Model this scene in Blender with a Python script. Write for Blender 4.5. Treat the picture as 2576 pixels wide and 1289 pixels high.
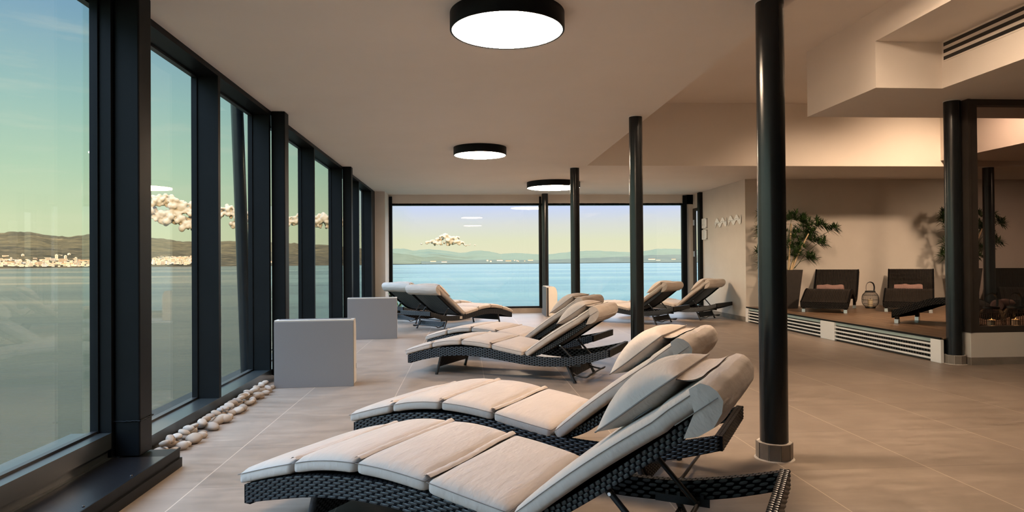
import bpy, bmesh, math, random
from mathutils import Vector, Matrix, noise
PI = math.pi
scene = bpy.context.scene
for o in list(bpy.data.objects):
    bpy.data.objects.remove(o)
col = scene.collection

# ------------------------------------------------------------------ camera
F_PX = 1690.0
cd = bpy.data.cameras.new('camera'); cam = bpy.data.objects.new('camera', cd); col.objects.link(cam)
cd.sensor_width = 36; cd.lens = F_PX * 36 / 2576; cd.clip_start = .05; cd.clip_end = 90000
CR = Vector((0.99763314, -0.06835113, -0.00749966)); CU = Vector((0.00690203, -0.00897551, 0.9999359)); CF = Vector((0.06841406, 0.99762095, 0.0084825))
CAM = Vector((0, 0, 1.1))
cam.matrix_world = Matrix(((CR.x, CU.x, -CF.x, 0), (CR.y, CU.y, -CF.y, 0), (CR.z, CU.z, -CF.z, 1.1), (0, 0, 0, 1)))
scene.camera = cam
def ray(x, y): return CR * ((x - 1288) / F_PX) - CU * ((y - 644.5) / F_PX) + CF     # direction seen at a point of the photograph
def at_dist(x, y, Y): r = ray(x, y); return CAM + r * (Y / r.y)

# ------------------------------------------------------------------ exposure
vs = scene.view_settings
vs.view_transform = 'Standard'; vs.look = 'None'; vs.exposure = 0.0; vs.gamma = 1.0; vs.use_curve_mapping = False
scene.cycles.use_denoising = True
scene.cycles.max_bounces = 8; scene.cycles.diffuse_bounces = 5; scene.cycles.transparent_max_bounces = 16
scene.cycles.caustics_reflective = False; scene.cycles.caustics_refractive = False

# ------------------------------------------------------------------ node helper
def srgb(r, g, b):
    f = lambda c: (c/255/12.92) if c/255 <= .04045 else ((c/255+.055)/1.055)**2.4
    return (f(r), f(g), f(b), 1)
class NT:
    def __init__(s, tree): s.t = tree; s.n = tree.nodes; s.l = tree.links
    def new(s, typ, **kw):
        n = s.n.new(typ)
        for k, v in kw.items(): setattr(n, k, v)
        return n
    def put(s, sock, v):
        if hasattr(v, 'is_linked') or isinstance(v, bpy.types.NodeSocket): s.l.new(v, sock)
        else: sock.default_value = v
    def m(s, op, a, b=0.0, c=None, clamp=False):
        n = s.new('ShaderNodeMath', operation=op, use_clamp=clamp); s.put(n.inputs[0], a); s.put(n.inputs[1], b)
        if c is not None: s.put(n.inputs[2], c)
        return n.outputs[0]
    def mix(s, f, a, b, mode='MIX'):
        n = s.new('ShaderNodeMix', data_type='RGBA', blend_type=mode); s.put(n.inputs[0], f); s.put(n.inputs[6], a); s.put(n.inputs[7], b)
        return n.outputs[2]
    def ramp(s, f, stops, interp='LINEAR'):
        n = s.new('ShaderNodeValToRGB'); r = n.color_ramp; r.interpolation = interp
        while len(r.elements) < len(stops): r.elements.new(.5)
        for e, (p, c) in zip(r.elements, stops): e.position = p; e.color = c if len(c) == 4 else (*c, 1)
        s.put(n.inputs[0], f); return n.outputs[0]
    def noise(s, vec, scale, detail=3, rough=.5, out=0):
        n = s.new('ShaderNodeTexNoise'); s.put(n.inputs['Scale'], scale); n.inputs['Detail'].default_value = detail; n.inputs['Roughness'].default_value = rough
        if vec is not None: s.l.new(vec, n.inputs['Vector'])
        return n.outputs[out]
    def mapping(s, vec, scale=(1, 1, 1), loc=(0, 0, 0), rot=(0, 0, 0)):
        n = s.new('ShaderNodeMapping'); n.inputs['Scale'].default_value = scale; n.inputs['Location'].default_value = loc; n.inputs['Rotation'].default_value = rot
        s.l.new(vec, n.inputs['Vector']); return n.outputs[0]

# ------------------------------------------------------------------ sky
w = bpy.data.worlds.new('sky'); scene.world = w; w.use_nodes = True
W = NT(w.node_tree); W.n.clear()
tc = W.new('ShaderNodeTexCoord'); sep = W.new('ShaderNodeSeparateXYZ'); W.l.new(tc.outputs['Generated'], sep.inputs[0])
el = W.m('MULTIPLY', W.m('ARCSINE', sep.outputs[2]), 180/PI/90.0)
north = W.ramp(el, [(0, srgb(228, 222, 190)), (.020, srgb(222, 222, 190)), (.036, srgb(214, 216, 212)), (.052, srgb(196, 208, 240)), (.075, srgb(190, 208, 245)), (.12, (1.6, 1.9, 2.4)), (.20, (2.5, 2.85, 3.4)), (1, (2.5, 2.9, 3.5))])
west = W.ramp(el, [(0, srgb(214, 212, 172)), (.035, srgb(206, 214, 176)), (.08, srgb(180, 205, 180)), (.13, srgb(156, 190, 184)), (.2, srgb(126, 162, 186)), (.225, srgb(122, 158, 188)), (.30, (1.9, 2.2, 2.6)), (1, (2.5, 2.9, 3.5))])
az = W.m('SMOOTH_MIN', W.m('MULTIPLY', W.m('ADD', W.m('ARCTAN2', sep.outputs[0], sep.outputs[1]), .20), 8.0, clamp=True), 1.0, .01, clamp=True)
skyc = W.mix(az, west, north)
hz = W.noise(W.mapping(tc.outputs['Generated'], (3, 3, 22)), 2.0, 5, .6)
skyc = W.mix(W.m('MULTIPLY', W.m('SUBTRACT', hz, .52, clamp=True), .9), skyc, srgb(232, 222, 200))
# brighter, cooler sky towards the west and south-west (beyond the left edge of the picture)
wst = W.m('MULTIPLY', W.m('SUBTRACT', -.80, W.m('ARCTAN2', sep.outputs[0], sep.outputs[1])), 1.6, clamp=True)
gain = W.new('ShaderNodeCombineXYZ')
for k_, g_ in enumerate((2.2, 2.5, 3.0)): W.l.new(W.m('ADD', 1.0, W.m('MULTIPLY', wst, g_-1)), gain.inputs[k_])
skyc = W.mix(1.0, skyc, gain.outputs[0], 'MULTIPLY')
bg = W.new('ShaderNodeBackground'); W.l.new(skyc, bg.inputs[0]); bg.inputs[1].default_value = 1.15
wo = W.new('ShaderNodeOutputWorld'); W.l.new(bg.outputs[0], wo.inputs[0])

# ------------------------------------------------------------------ sun (low, from behind the building: gilds the far shore, never enters the room)
sl = bpy.data.lights.new('sun', 'SUN'); so = bpy.data.objects.new('sun', sl); col.objects.link(so)
sl.energy = 6.5; sl.color = (1, .66, .34); sl.angle = .01
so.rotation_euler = Vector((-.30, 1, -.26)).to_track_quat('-Z', 'Y').to_euler()

# ------------------------------------------------------------------ room light strengths
LAMP_WARM = (1.0, .73, .50)
LAMP_DISC = 175.0

# ------------------------------------------------------------------ materials
MATS = {}
def pbr(name, color=(.5, .5, .5), rough=.5, metal=0, spec=.5, coat=0):
    m = bpy.data.materials.new(name); m.use_nodes = True; MATS[name] = m
    N = NT(m.node_tree); b = N.n['Principled BSDF']
    b.inputs['Base Color'].default_value = color if len(color) == 4 else (*color, 1)
    b.inputs['Roughness'].default_value = rough; b.inputs['Metallic'].default_value = metal
    b.inputs['Specular IOR Level'].default_value = spec; b.inputs['Coat Weight'].default_value = coat
    return m, N, b
def bump(N, b, h, strength=.3, dist=.01):
    n = N.new('ShaderNodeBump'); n.inputs['Strength'].default_value = strength; n.inputs['Distance'].default_value = dist
    N.put(n.inputs['Height'], h); N.l.new(n.outputs[0], b.inputs['Normal'])
def objco(N): return N.new('ShaderNodeTexCoord').outputs['Object']

def mottled(name, c1, c2, scale=8, rough=.5, bstr=.1, bdist=.002, bscale=None, metal=0, spec=.5, stretch=(1, 1, 1)):
    m, N, b = pbr(name, c1, rough, metal, spec)
    v = N.mapping(objco(N), stretch)
    n = N.noise(v, scale, 4, .6)
    N.l.new(N.ramp(n, [(.3, c1), (.7, c2)]), b.inputs['Base Color'])
    bump(N, b, N.noise(v, bscale or scale*6, 4, .6), bstr, bdist)
    return m

M_wall = mottled('plaster_wall', (.65, .60, .545), (.68, .63, .575), 3, .85, .12, .002, 120)
M_ceil = mottled('plaster_ceiling', (.77, .705, .64), (.80, .735, .67), 1.5, .9, .08, .002, 90)
M_frame = mottled('dark_frame_paint', (.0045, .0052, .006), (.006, .007, .008), 6, .45, .05, .001, 200, spec=.13)
M_sill = mottled('sky_tinted_sill_paint', (.018, .023, .024), (.024, .029, .030), 6, .30, .05, .001, 200, spec=1.0)  # same paint as the frame; sky reflection put into the lighter teal base
M_colm = mottled('column_paint', (.010, .012, .014), (.014, .016, .018), 4, .25, .06, .001, 150, spec=.4)
M_darkbrown = mottled('dark_brown_metal', (.035, .028, .024), (.045, .036, .03), 6, .45)
M_black = mottled('black_plastic', (.008, .008, .009), (.012, .012, .013), 10, .4)
M_white = mottled('white_enamel', (.88, .87, .86), (.90, .89, .88), 5, .35)
M_offwhite = mottled('cream_plastic', (.66, .60, .52), (.70, .64, .56), 5, .4)
M_greypanel = mottled('grey_steel_panel', (.165, .160, .160), (.185, .18, .18), 200, .55, .15, .0006, 600)
M_silver = mottled('brushed_silver', (.70, .70, .71), (.78, .78, .79), 30, .28, metal=.9)
M_towel = mottled('mauve_towel', (.26, .15, .13), (.36, .215, .19), 90, .95, .8, .006, 260)
M_candle = mottled('ivory_candle', (.75, .62, .42), (.80, .66, .46), 6, .5)
M_pot = mottled('charcoal_planter', (.035, .030, .028), (.045, .038, .034), 14, .6)
M_soil = mottled('dark_soil', (.02, .014, .01), (.04, .03, .02), 60, .95, .8, .01)
M_cane = mottled('bamboo_cane', (.55, .40, .22), (.66, .50, .30), 12, .5)
M_zip = mottled('grey_zip', (.12, .12, .13), (.16, .16, .17), 40, .5)
M_seam = mottled('dark_seam_thread', (.19, .165, .15), (.23, .20, .18), 40, .9)
M_glassstrip = mottled('sea_green_glass_strip', (.34, .44, .42), (.42, .52, .50), 4, .2)
M_grout = mottled('pale_grout', (.52, .47, .42), (.58, .53, .47), 60, .8)
M_ink = mottled('grey_print', (.22, .25, .26), (.28, .31, .32), 60, .7)

# cushion fabric
m, N, b = pbr('taupe_cushion_fabric', (.5, .43, .37), .92, spec=.2); M_fabric = m
oc = objco(N)
wv = N.noise(oc, 900, 2, .5); fold = N.noise(N.mapping(oc, (6, 1.4, 3)), 4.5, 3, .55)
N.l.new(N.ramp(N.noise(oc, 5, 3), [(.3, (.47, .405, .355)), (.7, (.51, .44, .385))]), b.inputs['Base Color'])
b.inputs['Sheen Weight'].default_value = .25; b.inputs['Sheen Roughness'].default_value = .5
bump(N, b, N.m('ADD', N.m('MULTIPLY', wv, .02), fold), .35, .02)

# wicker strands and wicker core
m, N, b = pbr('black_wicker_strand', (.013, .014, .017), .34, spec=.55); M_wick = m
oc = objco(N)
N.l.new(N.ramp(N.noise(oc, 60, 2), [(.3, (.011, .012, .014)), (.7, (.025, .027, .031))]), b.inputs['Base Color'])
bump(N, b, N.noise(N.mapping(oc, (1, 1, 14)), 120, 2), .15, .001)
M_core = mottled('wicker_core', (.0015, .0015, .002), (.003, .003, .004), 50, .8, spec=.1)
m, N, b = pbr('brown_black_wicker', (.022, .018, .015), .5, spec=.22); M_brwick = m
oc = objco(N)
N.l.new(N.ramp(N.noise(oc, 30, 2), [(.3, (.009, .007, .006)), (.7, (.020, .015, .012))]), b.inputs['Base Color'])
sx = N.new('ShaderNodeSeparateXYZ'); N.l.new(oc, sx.inputs[0])
wav = N.m('MULTIPLY', N.m('SINE', N.m('MULTIPLY', sx.outputs[0], 2*PI/.018)), N.m('SINE', N.m('MULTIPLY', sx.outputs[2], 2*PI/.018)))
bump(N, b, wav, .6, .003)

# floor tiles: 0.75 m, pale joints running away from the viewer, faint joints across
m, N, b = pbr('taupe_floor_tile', (.3, .25, .2), .42, spec=.45); M_floor = m
oc = objco(N); sx = N.new('ShaderNodeSeparateXYZ'); N.l.new(oc, sx.inputs[0])
fx = N.m('ADD', N.m('DIVIDE', sx.outputs[0], .752), 1.34/.752+20); fy = N.m('ADD', N.m('DIVIDE', sx.outputs[1], .752), 20-3.405/.752)
def line(N, f, wd): return N.m('LESS_THAN', N.m('ABSOLUTE', N.m('SUBTRACT', N.m('FRACT', N.m('ADD', f, .5)), .5)), wd)
lx = line(N, fx, .0034); ly = line(N, fy, .0024)
cell = N.new('ShaderNodeCombineXYZ'); N.l.new(N.m('FLOOR', fx), cell.inputs[0]); N.l.new(N.m('FLOOR', fy), cell.inputs[1])
wn = N.new('ShaderNodeTexWhiteNoise'); N.l.new(cell.outputs[0], wn.inputs['Vector'])
off = N.new('ShaderNodeVectorMath', operation='MULTIPLY_ADD'); N.l.new(wn.outputs['Color'], off.inputs[0]); off.inputs[1].default_value = (9, 9, 9); N.l.new(oc, off.inputs[2])
str_ = N.noise(N.mapping(off.outputs[0], (1.4, 7, 1)), 2.2, 8, .68); cl = N.noise(off.outputs[0], 2.6, 4, .6); fine = N.noise(oc, 160, 2)
base = N.ramp(N.m('ADD', N.m('MULTIPLY', str_, .62), N.m('MULTIPLY', cl, .38)), [(.32, (.190, .150, .118)), (.50, (.262, .210, .168)), (.68, (.345, .283, .230))])
base = N.mix(N.m('MULTIPLY', wn.outputs['Value'], .10), base, (.22, .17, .135, 1))
base = N.mix(ly, base, (.13, .10, .08, 1)); base = N.mix(lx, base, (.50, .41, .33, 1))
N.l.new(base, b.inputs['Base Color'])
N.l.new(N.ramp(str_, [(.3, (.34, .34, .34)), (.7, (.50, .50, .50))]), b.inputs['Roughness'])
bump(N, b, N.m('SUBTRACT', N.m('ADD', N.m('MULTIPLY', fine, .15), N.m('MULTIPLY', str_, .3)), N.m('MAXIMUM', lx, ly)), .25, .002)
# skirting tile
M_skirt = mottled('skirting_tile', (.20, .17, .14), (.27, .23, .195), 9, .5)

# wood deck
m, N, b = pbr('brown_wood_plank', (.3, .18, .1), .42); M_wood = m
oc = objco(N); v = N.mapping(oc, (1, 1, 1), rot=(0, 0, 0)); sx = N.new('ShaderNodeSeparateXYZ'); N.l.new(v, sx.inputs[0])
row = N.m('FLOOR', N.m('DIVIDE', sx.outputs[0], .20)); rr = N.new('ShaderNodeTexWhiteNoise', noise_dimensions='1D'); N.l.new(row, rr.inputs['W'])
along = N.m('ADD', N.m('DIVIDE', sx.outputs[1], 1.2), N.m('MULTIPLY', rr.outputs[0], 5))
c2 = N.new('ShaderNodeCombineXYZ'); N.l.new(row, c2.inputs[0]); N.l.new(N.m('FLOOR', along), c2.inputs[1]); r2 = N.new('ShaderNodeTexWhiteNoise'); N.l.new(c2.outputs[0], r2.inputs['Vector'])
gap = N.m('MAXIMUM', N.m('LESS_THAN', N.m('FRACT', N.m('DIVIDE', sx.outputs[0], .20)), .022), N.m('LESS_THAN', N.m('FRACT', along), .004))
vo = N.new('ShaderNodeVectorMath', operation='MULTIPLY_ADD'); N.l.new(r2.outputs['Color'], vo.inputs[0]); vo.inputs[1].default_value = (5, 5, 5); N.l.new(oc, vo.inputs[2])
gr = N.noise(N.mapping(vo.outputs[0], (22, 1.6, 1)), 3, 6, .65); blot = N.noise(N.mapping(vo.outputs[0], (3, 1, 1)), 2.2, 3)
wc = N.ramp(N.m('ADD', N.m('MULTIPLY', gr, .6), N.m('MULTIPLY', blot, .4)), [(.33, (.07, .038, .021)), (.5, (.155, .092, .052)), (.68, (.27, .175, .105))])
wc = N.mix(N.m('MULTIPLY', r2.outputs['Value'], .6), wc, (.11, .062, .036, 1)); wc = N.mix(gap, wc, (.50, .42, .34, 1))
N.l.new(wc, b.inputs['Base Color']); bump(N, b, N.m('SUBTRACT', gr, gap), .2, .003)

# pebble
m, N, b = pbr('pale_pebble', (.5, .45, .4), .75); M_peb = m
oc = objco(N); oi = N.new('ShaderNodeObjectInfo')
pc = N.ramp(oi.outputs['Random'], [(0, (.27, .20, .145)), (.35, (.38, .30, .225)), (.7, (.46, .39, .32)), (1, (.30, .26, .225))])
pc = N.mix(N.ramp(N.noise(oc, 24, 5, .7), [(.45, (0, 0, 0)), (.75, (.5, .5, .5))]), pc, (.26, .20, .15, 1))
N.l.new(pc, b.inputs['Base Color']); bump(N, b, N.noise(oc, 50, 5, .65), .35, .004)

# leaf
def leafmat(name, c1, c2):
    m, N, b = pbr(name, c1, .45, spec=.4)
    g = N.new('ShaderNodeNewGeometry')
    N.l.new(N.ramp(g.outputs['Random Per Island'], [(0, c1), (.7, c2), (1, tuple(min(1, x*1.6) for x in c2))]), b.inputs['Base Color']); return m
M_leaf = leafmat('bamboo_leaf', (.012, .030, .009), (.032, .07, .016))
M_leaf2 = leafmat('broad_green_leaf', (.05, .12, .02), (.14, .26, .05))

# tread plate
m, N, b = pbr('black_tread_plate', (.012, .013, .016), .3, .4); M_tread = m
oc = objco(N); sx = N.new('ShaderNodeSeparateXYZ'); N.l.new(oc, sx.inputs[0])
cx_ = N.m('DIVIDE', sx.outputs[0], .022); cy_ = N.m('DIVIDE', sx.outputs[1], .022)
par = N.m('MODULO', N.m('ABSOLUTE', N.m('ADD', N.m('FLOOR', cx_), N.m('FLOOR', cy_))), 2.0)
ax = N.m('SUBTRACT', N.m('FRACT', cx_), .5); ay = N.m('SUBTRACT', N.m('FRACT', cy_), .5)
u1 = N.m('ADD', ax, ay); u2 = N.m('SUBTRACT', ax, ay)
def blob(a, c): return N.m('GREATER_THAN', .34, N.m('ADD', N.m('MULTIPLY', N.m('MULTIPLY', a, a), .5), N.m('MULTIPLY', N.m('MULTIPLY', c, c), 14.0)))
hgt = N.m('ADD', N.m('MULTIPLY', blob(u1, u2), par), N.m('MULTIPLY', blob(u2, u1), N.m('SUBTRACT', 1.0, par)))
bump(N, b, hgt, .8, .004)

# glass
def glassmat(name, tint, refl):
    m = bpy.data.materials.new(name); m.use_nodes = True; N = NT(m.node_tree); N.n.clear()
    tr = N.new('ShaderNodeBsdfTransparent'); tr.inputs[0].default_value = (*tint, 1)
    gl = N.new('ShaderNodeBsdfGlossy'); gl.inputs['Roughness'].default_value = 0.0; gl.inputs[0].default_value = (1, 1, 1, 1)
    lw = N.new('ShaderNodeLayerWeight'); lw.inputs[0].default_value = .5
    f = N.m('ADD', N.m('MULTIPLY', N.m('POWER', lw.outputs['Facing'], 5.0), .55), refl)
    ms = N.new('ShaderNodeMixShader'); N.l.new(f, ms.inputs[0]); N.l.new(tr.outputs[0], ms.inputs[1]); N.l.new(gl.outputs[0], ms.inputs[2])
    o = N.new('ShaderNodeOutputMaterial'); N.l.new(ms.outputs[0], o.inputs[0]); MATS[name] = m; return m
M_glass = glassmat('clear_window_glass', (.985, .995, .99), .03)
M_glassL = glassmat('green_window_glass', (.965, .995, .98), .03)
M_glassR = glassmat('smoked_enclosure_glass', (.68, .64, .64), .05)

def emis(name, color, strength):
    m = bpy.data.materials.new(name); m.use_nodes = True; N = NT(m.node_tree); N.n.clear()
    e = N.new('ShaderNodeEmission'); e.inputs[0].default_value = (*color, 1); e.inputs[1].default_value = strength
    o = N.new('ShaderNodeOutputMaterial'); N.l.new(e.outputs[0], o.inputs[0]); MATS[name] = m; return m
M_disc = emis('lamp_diffuser_glow', LAMP_WARM, LAMP_DISC)
M_flame = emis('candle_flame_glow', (1, .55, .15), 6)

# ------------------------------------------------------------------ mesh builder
class MB:
    def __init__(s): s.v = []; s.f = []; s.mi = []; s.sm = []
    def add(s, verts, faces, mi=0, sm=False):
        o = len(s.v); s.v += [tuple(v) for v in verts]
        for f in faces: s.f.append([i+o for i in f]); s.mi.append(mi); s.sm.append(sm)
    def box(s, x0, x1, y0, y1, z0, z1, mi=0):
        v = [(x, y, z) for x in (x0, x1) for y in (y0, y1) for z in (z0, z1)]
        s.add(v, [(0, 1, 3, 2), (4, 6, 7, 5), (0, 4, 5, 1), (2, 3, 7, 6), (0, 2, 6, 4), (1, 5, 7, 3)], mi)
    def bbox(s, x0, x1, y0, y1, z0, z1, r=.005, seg=2, mi=0):
        bm = bmesh.new(); bmesh.ops.create_cube(bm, size=1)
        for v in bm.verts: v.co = Vector(((x0+x1)/2+v.co.x*(x1-x0), (y0+y1)/2+v.co.y*(y1-y0), (z0+z1)/2+v.co.z*(z1-z0)))
        bmesh.ops.bevel(bm, geom=bm.edges[:], offset=r, segments=seg, affect='EDGES', profile=.5)
        bm.verts.index_update(); s.add([v.co.copy() for v in bm.verts], [[v.index for v in f.verts] for f in bm.faces], mi); bm.free()
    def lathe(s, prof, n=32, cx=0, cy=0, mi=0, sm=True, cap=True):
        v = []; f = []
        for r, z in prof: v += [(cx+r*math.cos(2*PI*i/n), cy+r*math.sin(2*PI*i/n), z) for i in range(n)]
        for k in range(len(prof)-1):
            for i in range(n): j = (i+1) % n; f.append((k*n+i, k*n+j, (k+1)*n+j, (k+1)*n+i))
        s.add(v, f, mi, sm)
        if cap:
            s.add(v[:n], [tuple(range(n-1, -1, -1))], mi); s.add(v[-n:], [tuple(range(n))], mi)
    def tube(s, pts, r, n=10, mi=0, cap=True, sm=True, r1=None, flat=1.0):
        pts = [Vector(p) for p in pts]; v = []; f = []; N_ = len(pts); up = None
        for k, p in enumerate(pts):
            d = (pts[min(k+1, N_-1)]-pts[max(k-1, 0)]).normalized()
            if up is None: up = d.orthogonal().normalized()
            up = (up-d*up.dot(d)).normalized(); sd = d.cross(up)
            rr_ = r if r1 is None else r+(r1-r)*k/(N_-1)
            v += [p+(up*math.cos(2*PI*i/n)+sd*math.sin(2*PI*i/n)*flat)*rr_ for i in range(n)]
        for k in range(N_-1):
            for i in range(n): j = (i+1) % n; f.append((k*n+i, k*n+j, (k+1)*n+j, (k+1)*n+i))
        s.add(v, f, mi, sm)
        if cap: s.add(v[:n], [tuple(range(n-1, -1, -1))], mi); s.add(v[-n:], [tuple(range(n))], mi)
    def prism(s, pts, y0, y1, mi=0, axis='y', sm=False):
        n = len(pts)
        mk3 = {'y': lambda a, b, t: (a, t, b), 'x': lambda a, b, t: (t, a, b), 'z': lambda a, b, t: (a, b, t)}[axis]
        v = [mk3(a, b, y0) for a, b in pts]+[mk3(a, b, y1) for a, b in pts]
        s.add(v, [(i, (i+1) % n, (i+1) % n+n, i+n) for i in range(n)], mi, sm); s.add(v, [tuple(range(n-1, -1, -1)), tuple(range(n, 2*n))], mi)
    def grid(s, fn, nu, nv, mi=0, sm=True):
        v = [fn(i/nu, j/nv) for i in range(nu+1) for j in range(nv+1)]
        s.add(v, [(i*(nv+1)+j, (i+1)*(nv+1)+j, (i+1)*(nv+1)+j+1, i*(nv+1)+j+1) for i in range(nu) for j in range(nv)], mi, sm)
    def rcube(s, fn, nx, ny, nz, mi=0, sm=True):
        """surface of a cube [-1,1]^3 mapped through fn(u,v,w), welded"""
        idx = {}; v = []; f = []
        def g(i, j, k):
            key = (i, j, k)
            if key not in idx: idx[key] = len(v); v.append(fn(2*i/nx-1, 2*j/ny-1, 2*k/nz-1))
            return idx[key]
        for i in range(nx):
            for j in range(ny): f.append((g(i, j, 0), g(i, j+1, 0), g(i+1, j+1, 0), g(i+1, j, 0))); f.append((g(i, j, nz), g(i+1, j, nz), g(i+1, j+1, nz), g(i, j+1, nz)))
        for i in range(nx):
            for k in range(nz): f.append((g(i, 0, k), g(i+1, 0, k), g(i+1, 0, k+1), g(i, 0, k+1))); f.append((g(i, ny, k), g(i, ny, k+1), g(i+1, ny, k+1), g(i+1, ny, k)))
        for j in range(ny):
            for k in range(nz): f.append((g(0, j, k), g(0, j, k+1), g(0, j+1, k+1), g(0, j+1, k))); f.append((g(nx, j, k), g(nx, j+1, k), g(nx, j+1, k+1), g(nx, j, k+1)))
        s.add(v, f, mi, sm)
    def mesh(s, name, mats):
        me = bpy.data.meshes.new(name); me.from_pydata(s.v, [], s.f)
        for m_ in (mats if isinstance(mats, (list, tuple)) else [mats]): me.materials.append(m_)
        me.polygons.foreach_set('material_index', s.mi); me.polygons.foreach_set('use_smooth', s.sm); me.update()
        bm = bmesh.new(); bm.from_mesh(me); bmesh.ops.recalc_face_normals(bm, faces=bm.faces); bm.to_mesh(me); bm.free()
        return me
def link(name, me, parent=None, loc=None, rot=None):
    o = bpy.data.objects.new(name, me); col.objects.link(o)
    if parent is not None: o.parent = parent
    if loc is not None: o.location = loc
    if rot is not None: o.rotation_euler = rot
    return o
def put(name, mb, mats, parent=None, loc=None, rot=None): return link(name, mb.mesh(name, mats), parent, loc, rot)
def tag(o, label=None, cat=None, group=None, kind=None):
    if label: o['label'] = label
    if cat: o['category'] = cat
    if group: o['group'] = group
    if kind: o['kind'] = kind
    return o
def thing(name, loc=(0, 0, 0), rz=0, **kw): return tag(link(name, None, None, loc, (0, 0, rz)), **kw)
def sbox(name, *b, mat=None, r=0, label=None, cat=None, parent=None):
    mb = MB(); (mb.bbox(*b, r=r) if r else mb.box(*b)); o = put(name, mb, mat, parent)
    if parent is None: tag(o, label, cat, kind='structure')
    return o
def smooth_path(pts, n):
    """Catmull-Rom through 2-D or 3-D points"""
    P = [Vector(p) if len(p) == 3 else Vector((p[0], p[1], 0)) for p in pts]; P = [P[0]*2-P[1]]+P+[P[-1]*2-P[-2]]; out = []
    S = len(P)-3
    for k in range(n+1):
        t = k/n*S; i = min(int(t), S-1); t -= i; a, b_, c, d = P[i:i+4]
        out.append(.5*((2*b_)+(c-a)*t+(2*a-5*b_+4*c-d)*t*t+(3*b_-a-3*c+d)*t**3))
    return out
def interp(pts, x):
    if x <= pts[0][0]: a, b_ = pts[0], pts[1]
    elif x >= pts[-1][0]: a, b_ = pts[-2], pts[-1]
    else:
        for a, b_ in zip(pts, pts[1:]):
            if a[0] <= x <= b_[0]: break
    return a[1]+(b_[1]-a[1])*(x-a[0])/(b_[0]-a[0])

# ------------------------------------------------------------------ room shell
XL, XG, ZC, YB, XS, YA, XE, ZP = -1.83, -2.0, 2.54, 14.4, 4.97, 11.65, 1.83, .265
sbox('floor', -2.02, 12.2, -6.2, 14.7, -.25, 0, mat=M_floor)
sbox('ceiling', -2.03, XE, -6.2, 14.75, ZC, 4.2, mat=M_ceil)
sbox('ceiling.001', XE, 12.2, 10.0, 14.75, ZC, 4.2, mat=M_ceil)
sbox('ceiling.002', XE, 12.2, -6.2, 10.0, 3.5, 4.2, mat=M_ceil)
# dropped bulkheads on the right
mb = MB(); mb.box(3.95, 12.2, 6.2, 7.5, 2.75, 3.5); mb.box(4.62, 12.2, -6.2, 6.2, 2.75, 3.5); mb.box(3.95, 4.62, -6.2, 6.2, 3.2, 3.5)
tag(put('ceiling_bulkhead', mb, M_ceil), kind='structure')
sbox('ceiling_bulkhead.001', 7.41, 12.2, 7.5, 10.0, 2.63, 3.5, mat=M_ceil)
# walls
mb = MB(); mb.box(-1.62, 4.97, YB, YB+.35, 2.33, ZC); mb.box(-2.05, -1.62, YB, YB+.35, -.25, ZC); mb.box(4.82, 4.99, YB, YB+.35, -.25, ZC); mb.box(-1.62, 4.97, YB, YB+.35, -.25, .0)
put('wall_back', mb, M_wall)['kind'] = 'structure'
sbox('wall_left_pier', -2.05, -1.625, 13.71, YB, 0, ZC, mat=M_wall)
sbox('wall_left_rear', -2.25, -1.83, -6.2, -2.5, 0, ZC, mat=M_wall)
mb = MB(); mb.box(XS, 5.3, YA, 13.98, 0, ZC); mb.box(XS, 5.3, 13.98, YB, 2.23, ZC); put('wall_right_side', mb, M_wall)['kind'] = 'structure'
sbox('wall_alcove_back', 5.3, 12.2, YA, YA+.3, 0, ZC, mat=M_wall)
sbox('wall_alcove_side', 11.9, 12.2, -6.2, YA, 0, 3.5, mat=M_wall)
sbox('wall_behind', -2.25, 12.2, -6.4, -6.2, -.25, 4.2, mat=M_wall)
sbox('wall_low_partition', 5.19, 11.9, 6.60, 6.78, 0, .33, mat=M_wall, r=.004)
sbox('baseboard_partition', 5.185, 11.9, 6.585, 6.60, 0, .075, mat=M_skirt)
sbox('baseboard_right', XS-.012, XS, YA, 13.75, 0, .085, mat=M_skirt)
sbox('baseboard_platform_end', 5.175, 5.19, 6.60, 6.78, 0, .075, mat=M_skirt)
sbox('trim_back_kerb', -1.62, 4.97, YB-.02, YB+.35, 0, .10, mat=M_floor)

# platform (raised wooden deck)
mb = MB(); mb.box(XS+.03, 11.9, 6.78, YA, 0, ZP-.015); put('floor_platform_base', mb, M_black)['kind'] = 'structure'
sbox('floor_platform', XS+.005, 11.9, 6.74, YA, ZP-.015, ZP, mat=M_wood)
sbox('trim_platform_edge', XS-.004, XS+.012, 6.74, YA, ZP-.018, ZP+.002, mat=M_frame)
sbox('trim_platform_glass', XS+.006, XS+.02, 6.74, YA, ZP-.055, ZP-.018, mat=M_glassstrip)

# ------------------------------------------------------------------ left window wall
XG1 = -1.91   # the glass of the nearest bays sits closer to the room
mull = [(-2.5, -2.44), (-.95, -.90), (.62, .67), (2.1, 2.15), (3.605, 3.66), (5.12, 5.165), (6.41, 6.46), (8.28, 8.325), (10.08, 10.14), (11.69, 11.735), (13.20, 13.71)]
mb = MB(); mb.box(XG-.02, XL, -2.5, 13.71, 2.50, ZC); tag(put('window_1_head_frame', mb, M_frame), kind='structure')
mb = MB(); mb.box(XG-.03, XL, -2.5, 13.71, .045, .105); mb.box(XG-.03, XL-.02, -2.5, 13.71, 0, .045); tag(put('window_1_sill', mb, M_sill), kind='structure')
mb = MB(); mb.box(XG-.03, XL, -2.5, 3.605, .150, .232); mb.box(XG-.03, XL-.018, -2.5, 3.605, .105, .150); tag(put('window_2_sill', mb, M_sill), kind='structure')
mb = MB(); mb.box(XG1-.015, XG1+.015, -2.5, 3.605, .232, .244); tag(put('window_2_gasket', mb, M_black), kind='structure')
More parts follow.
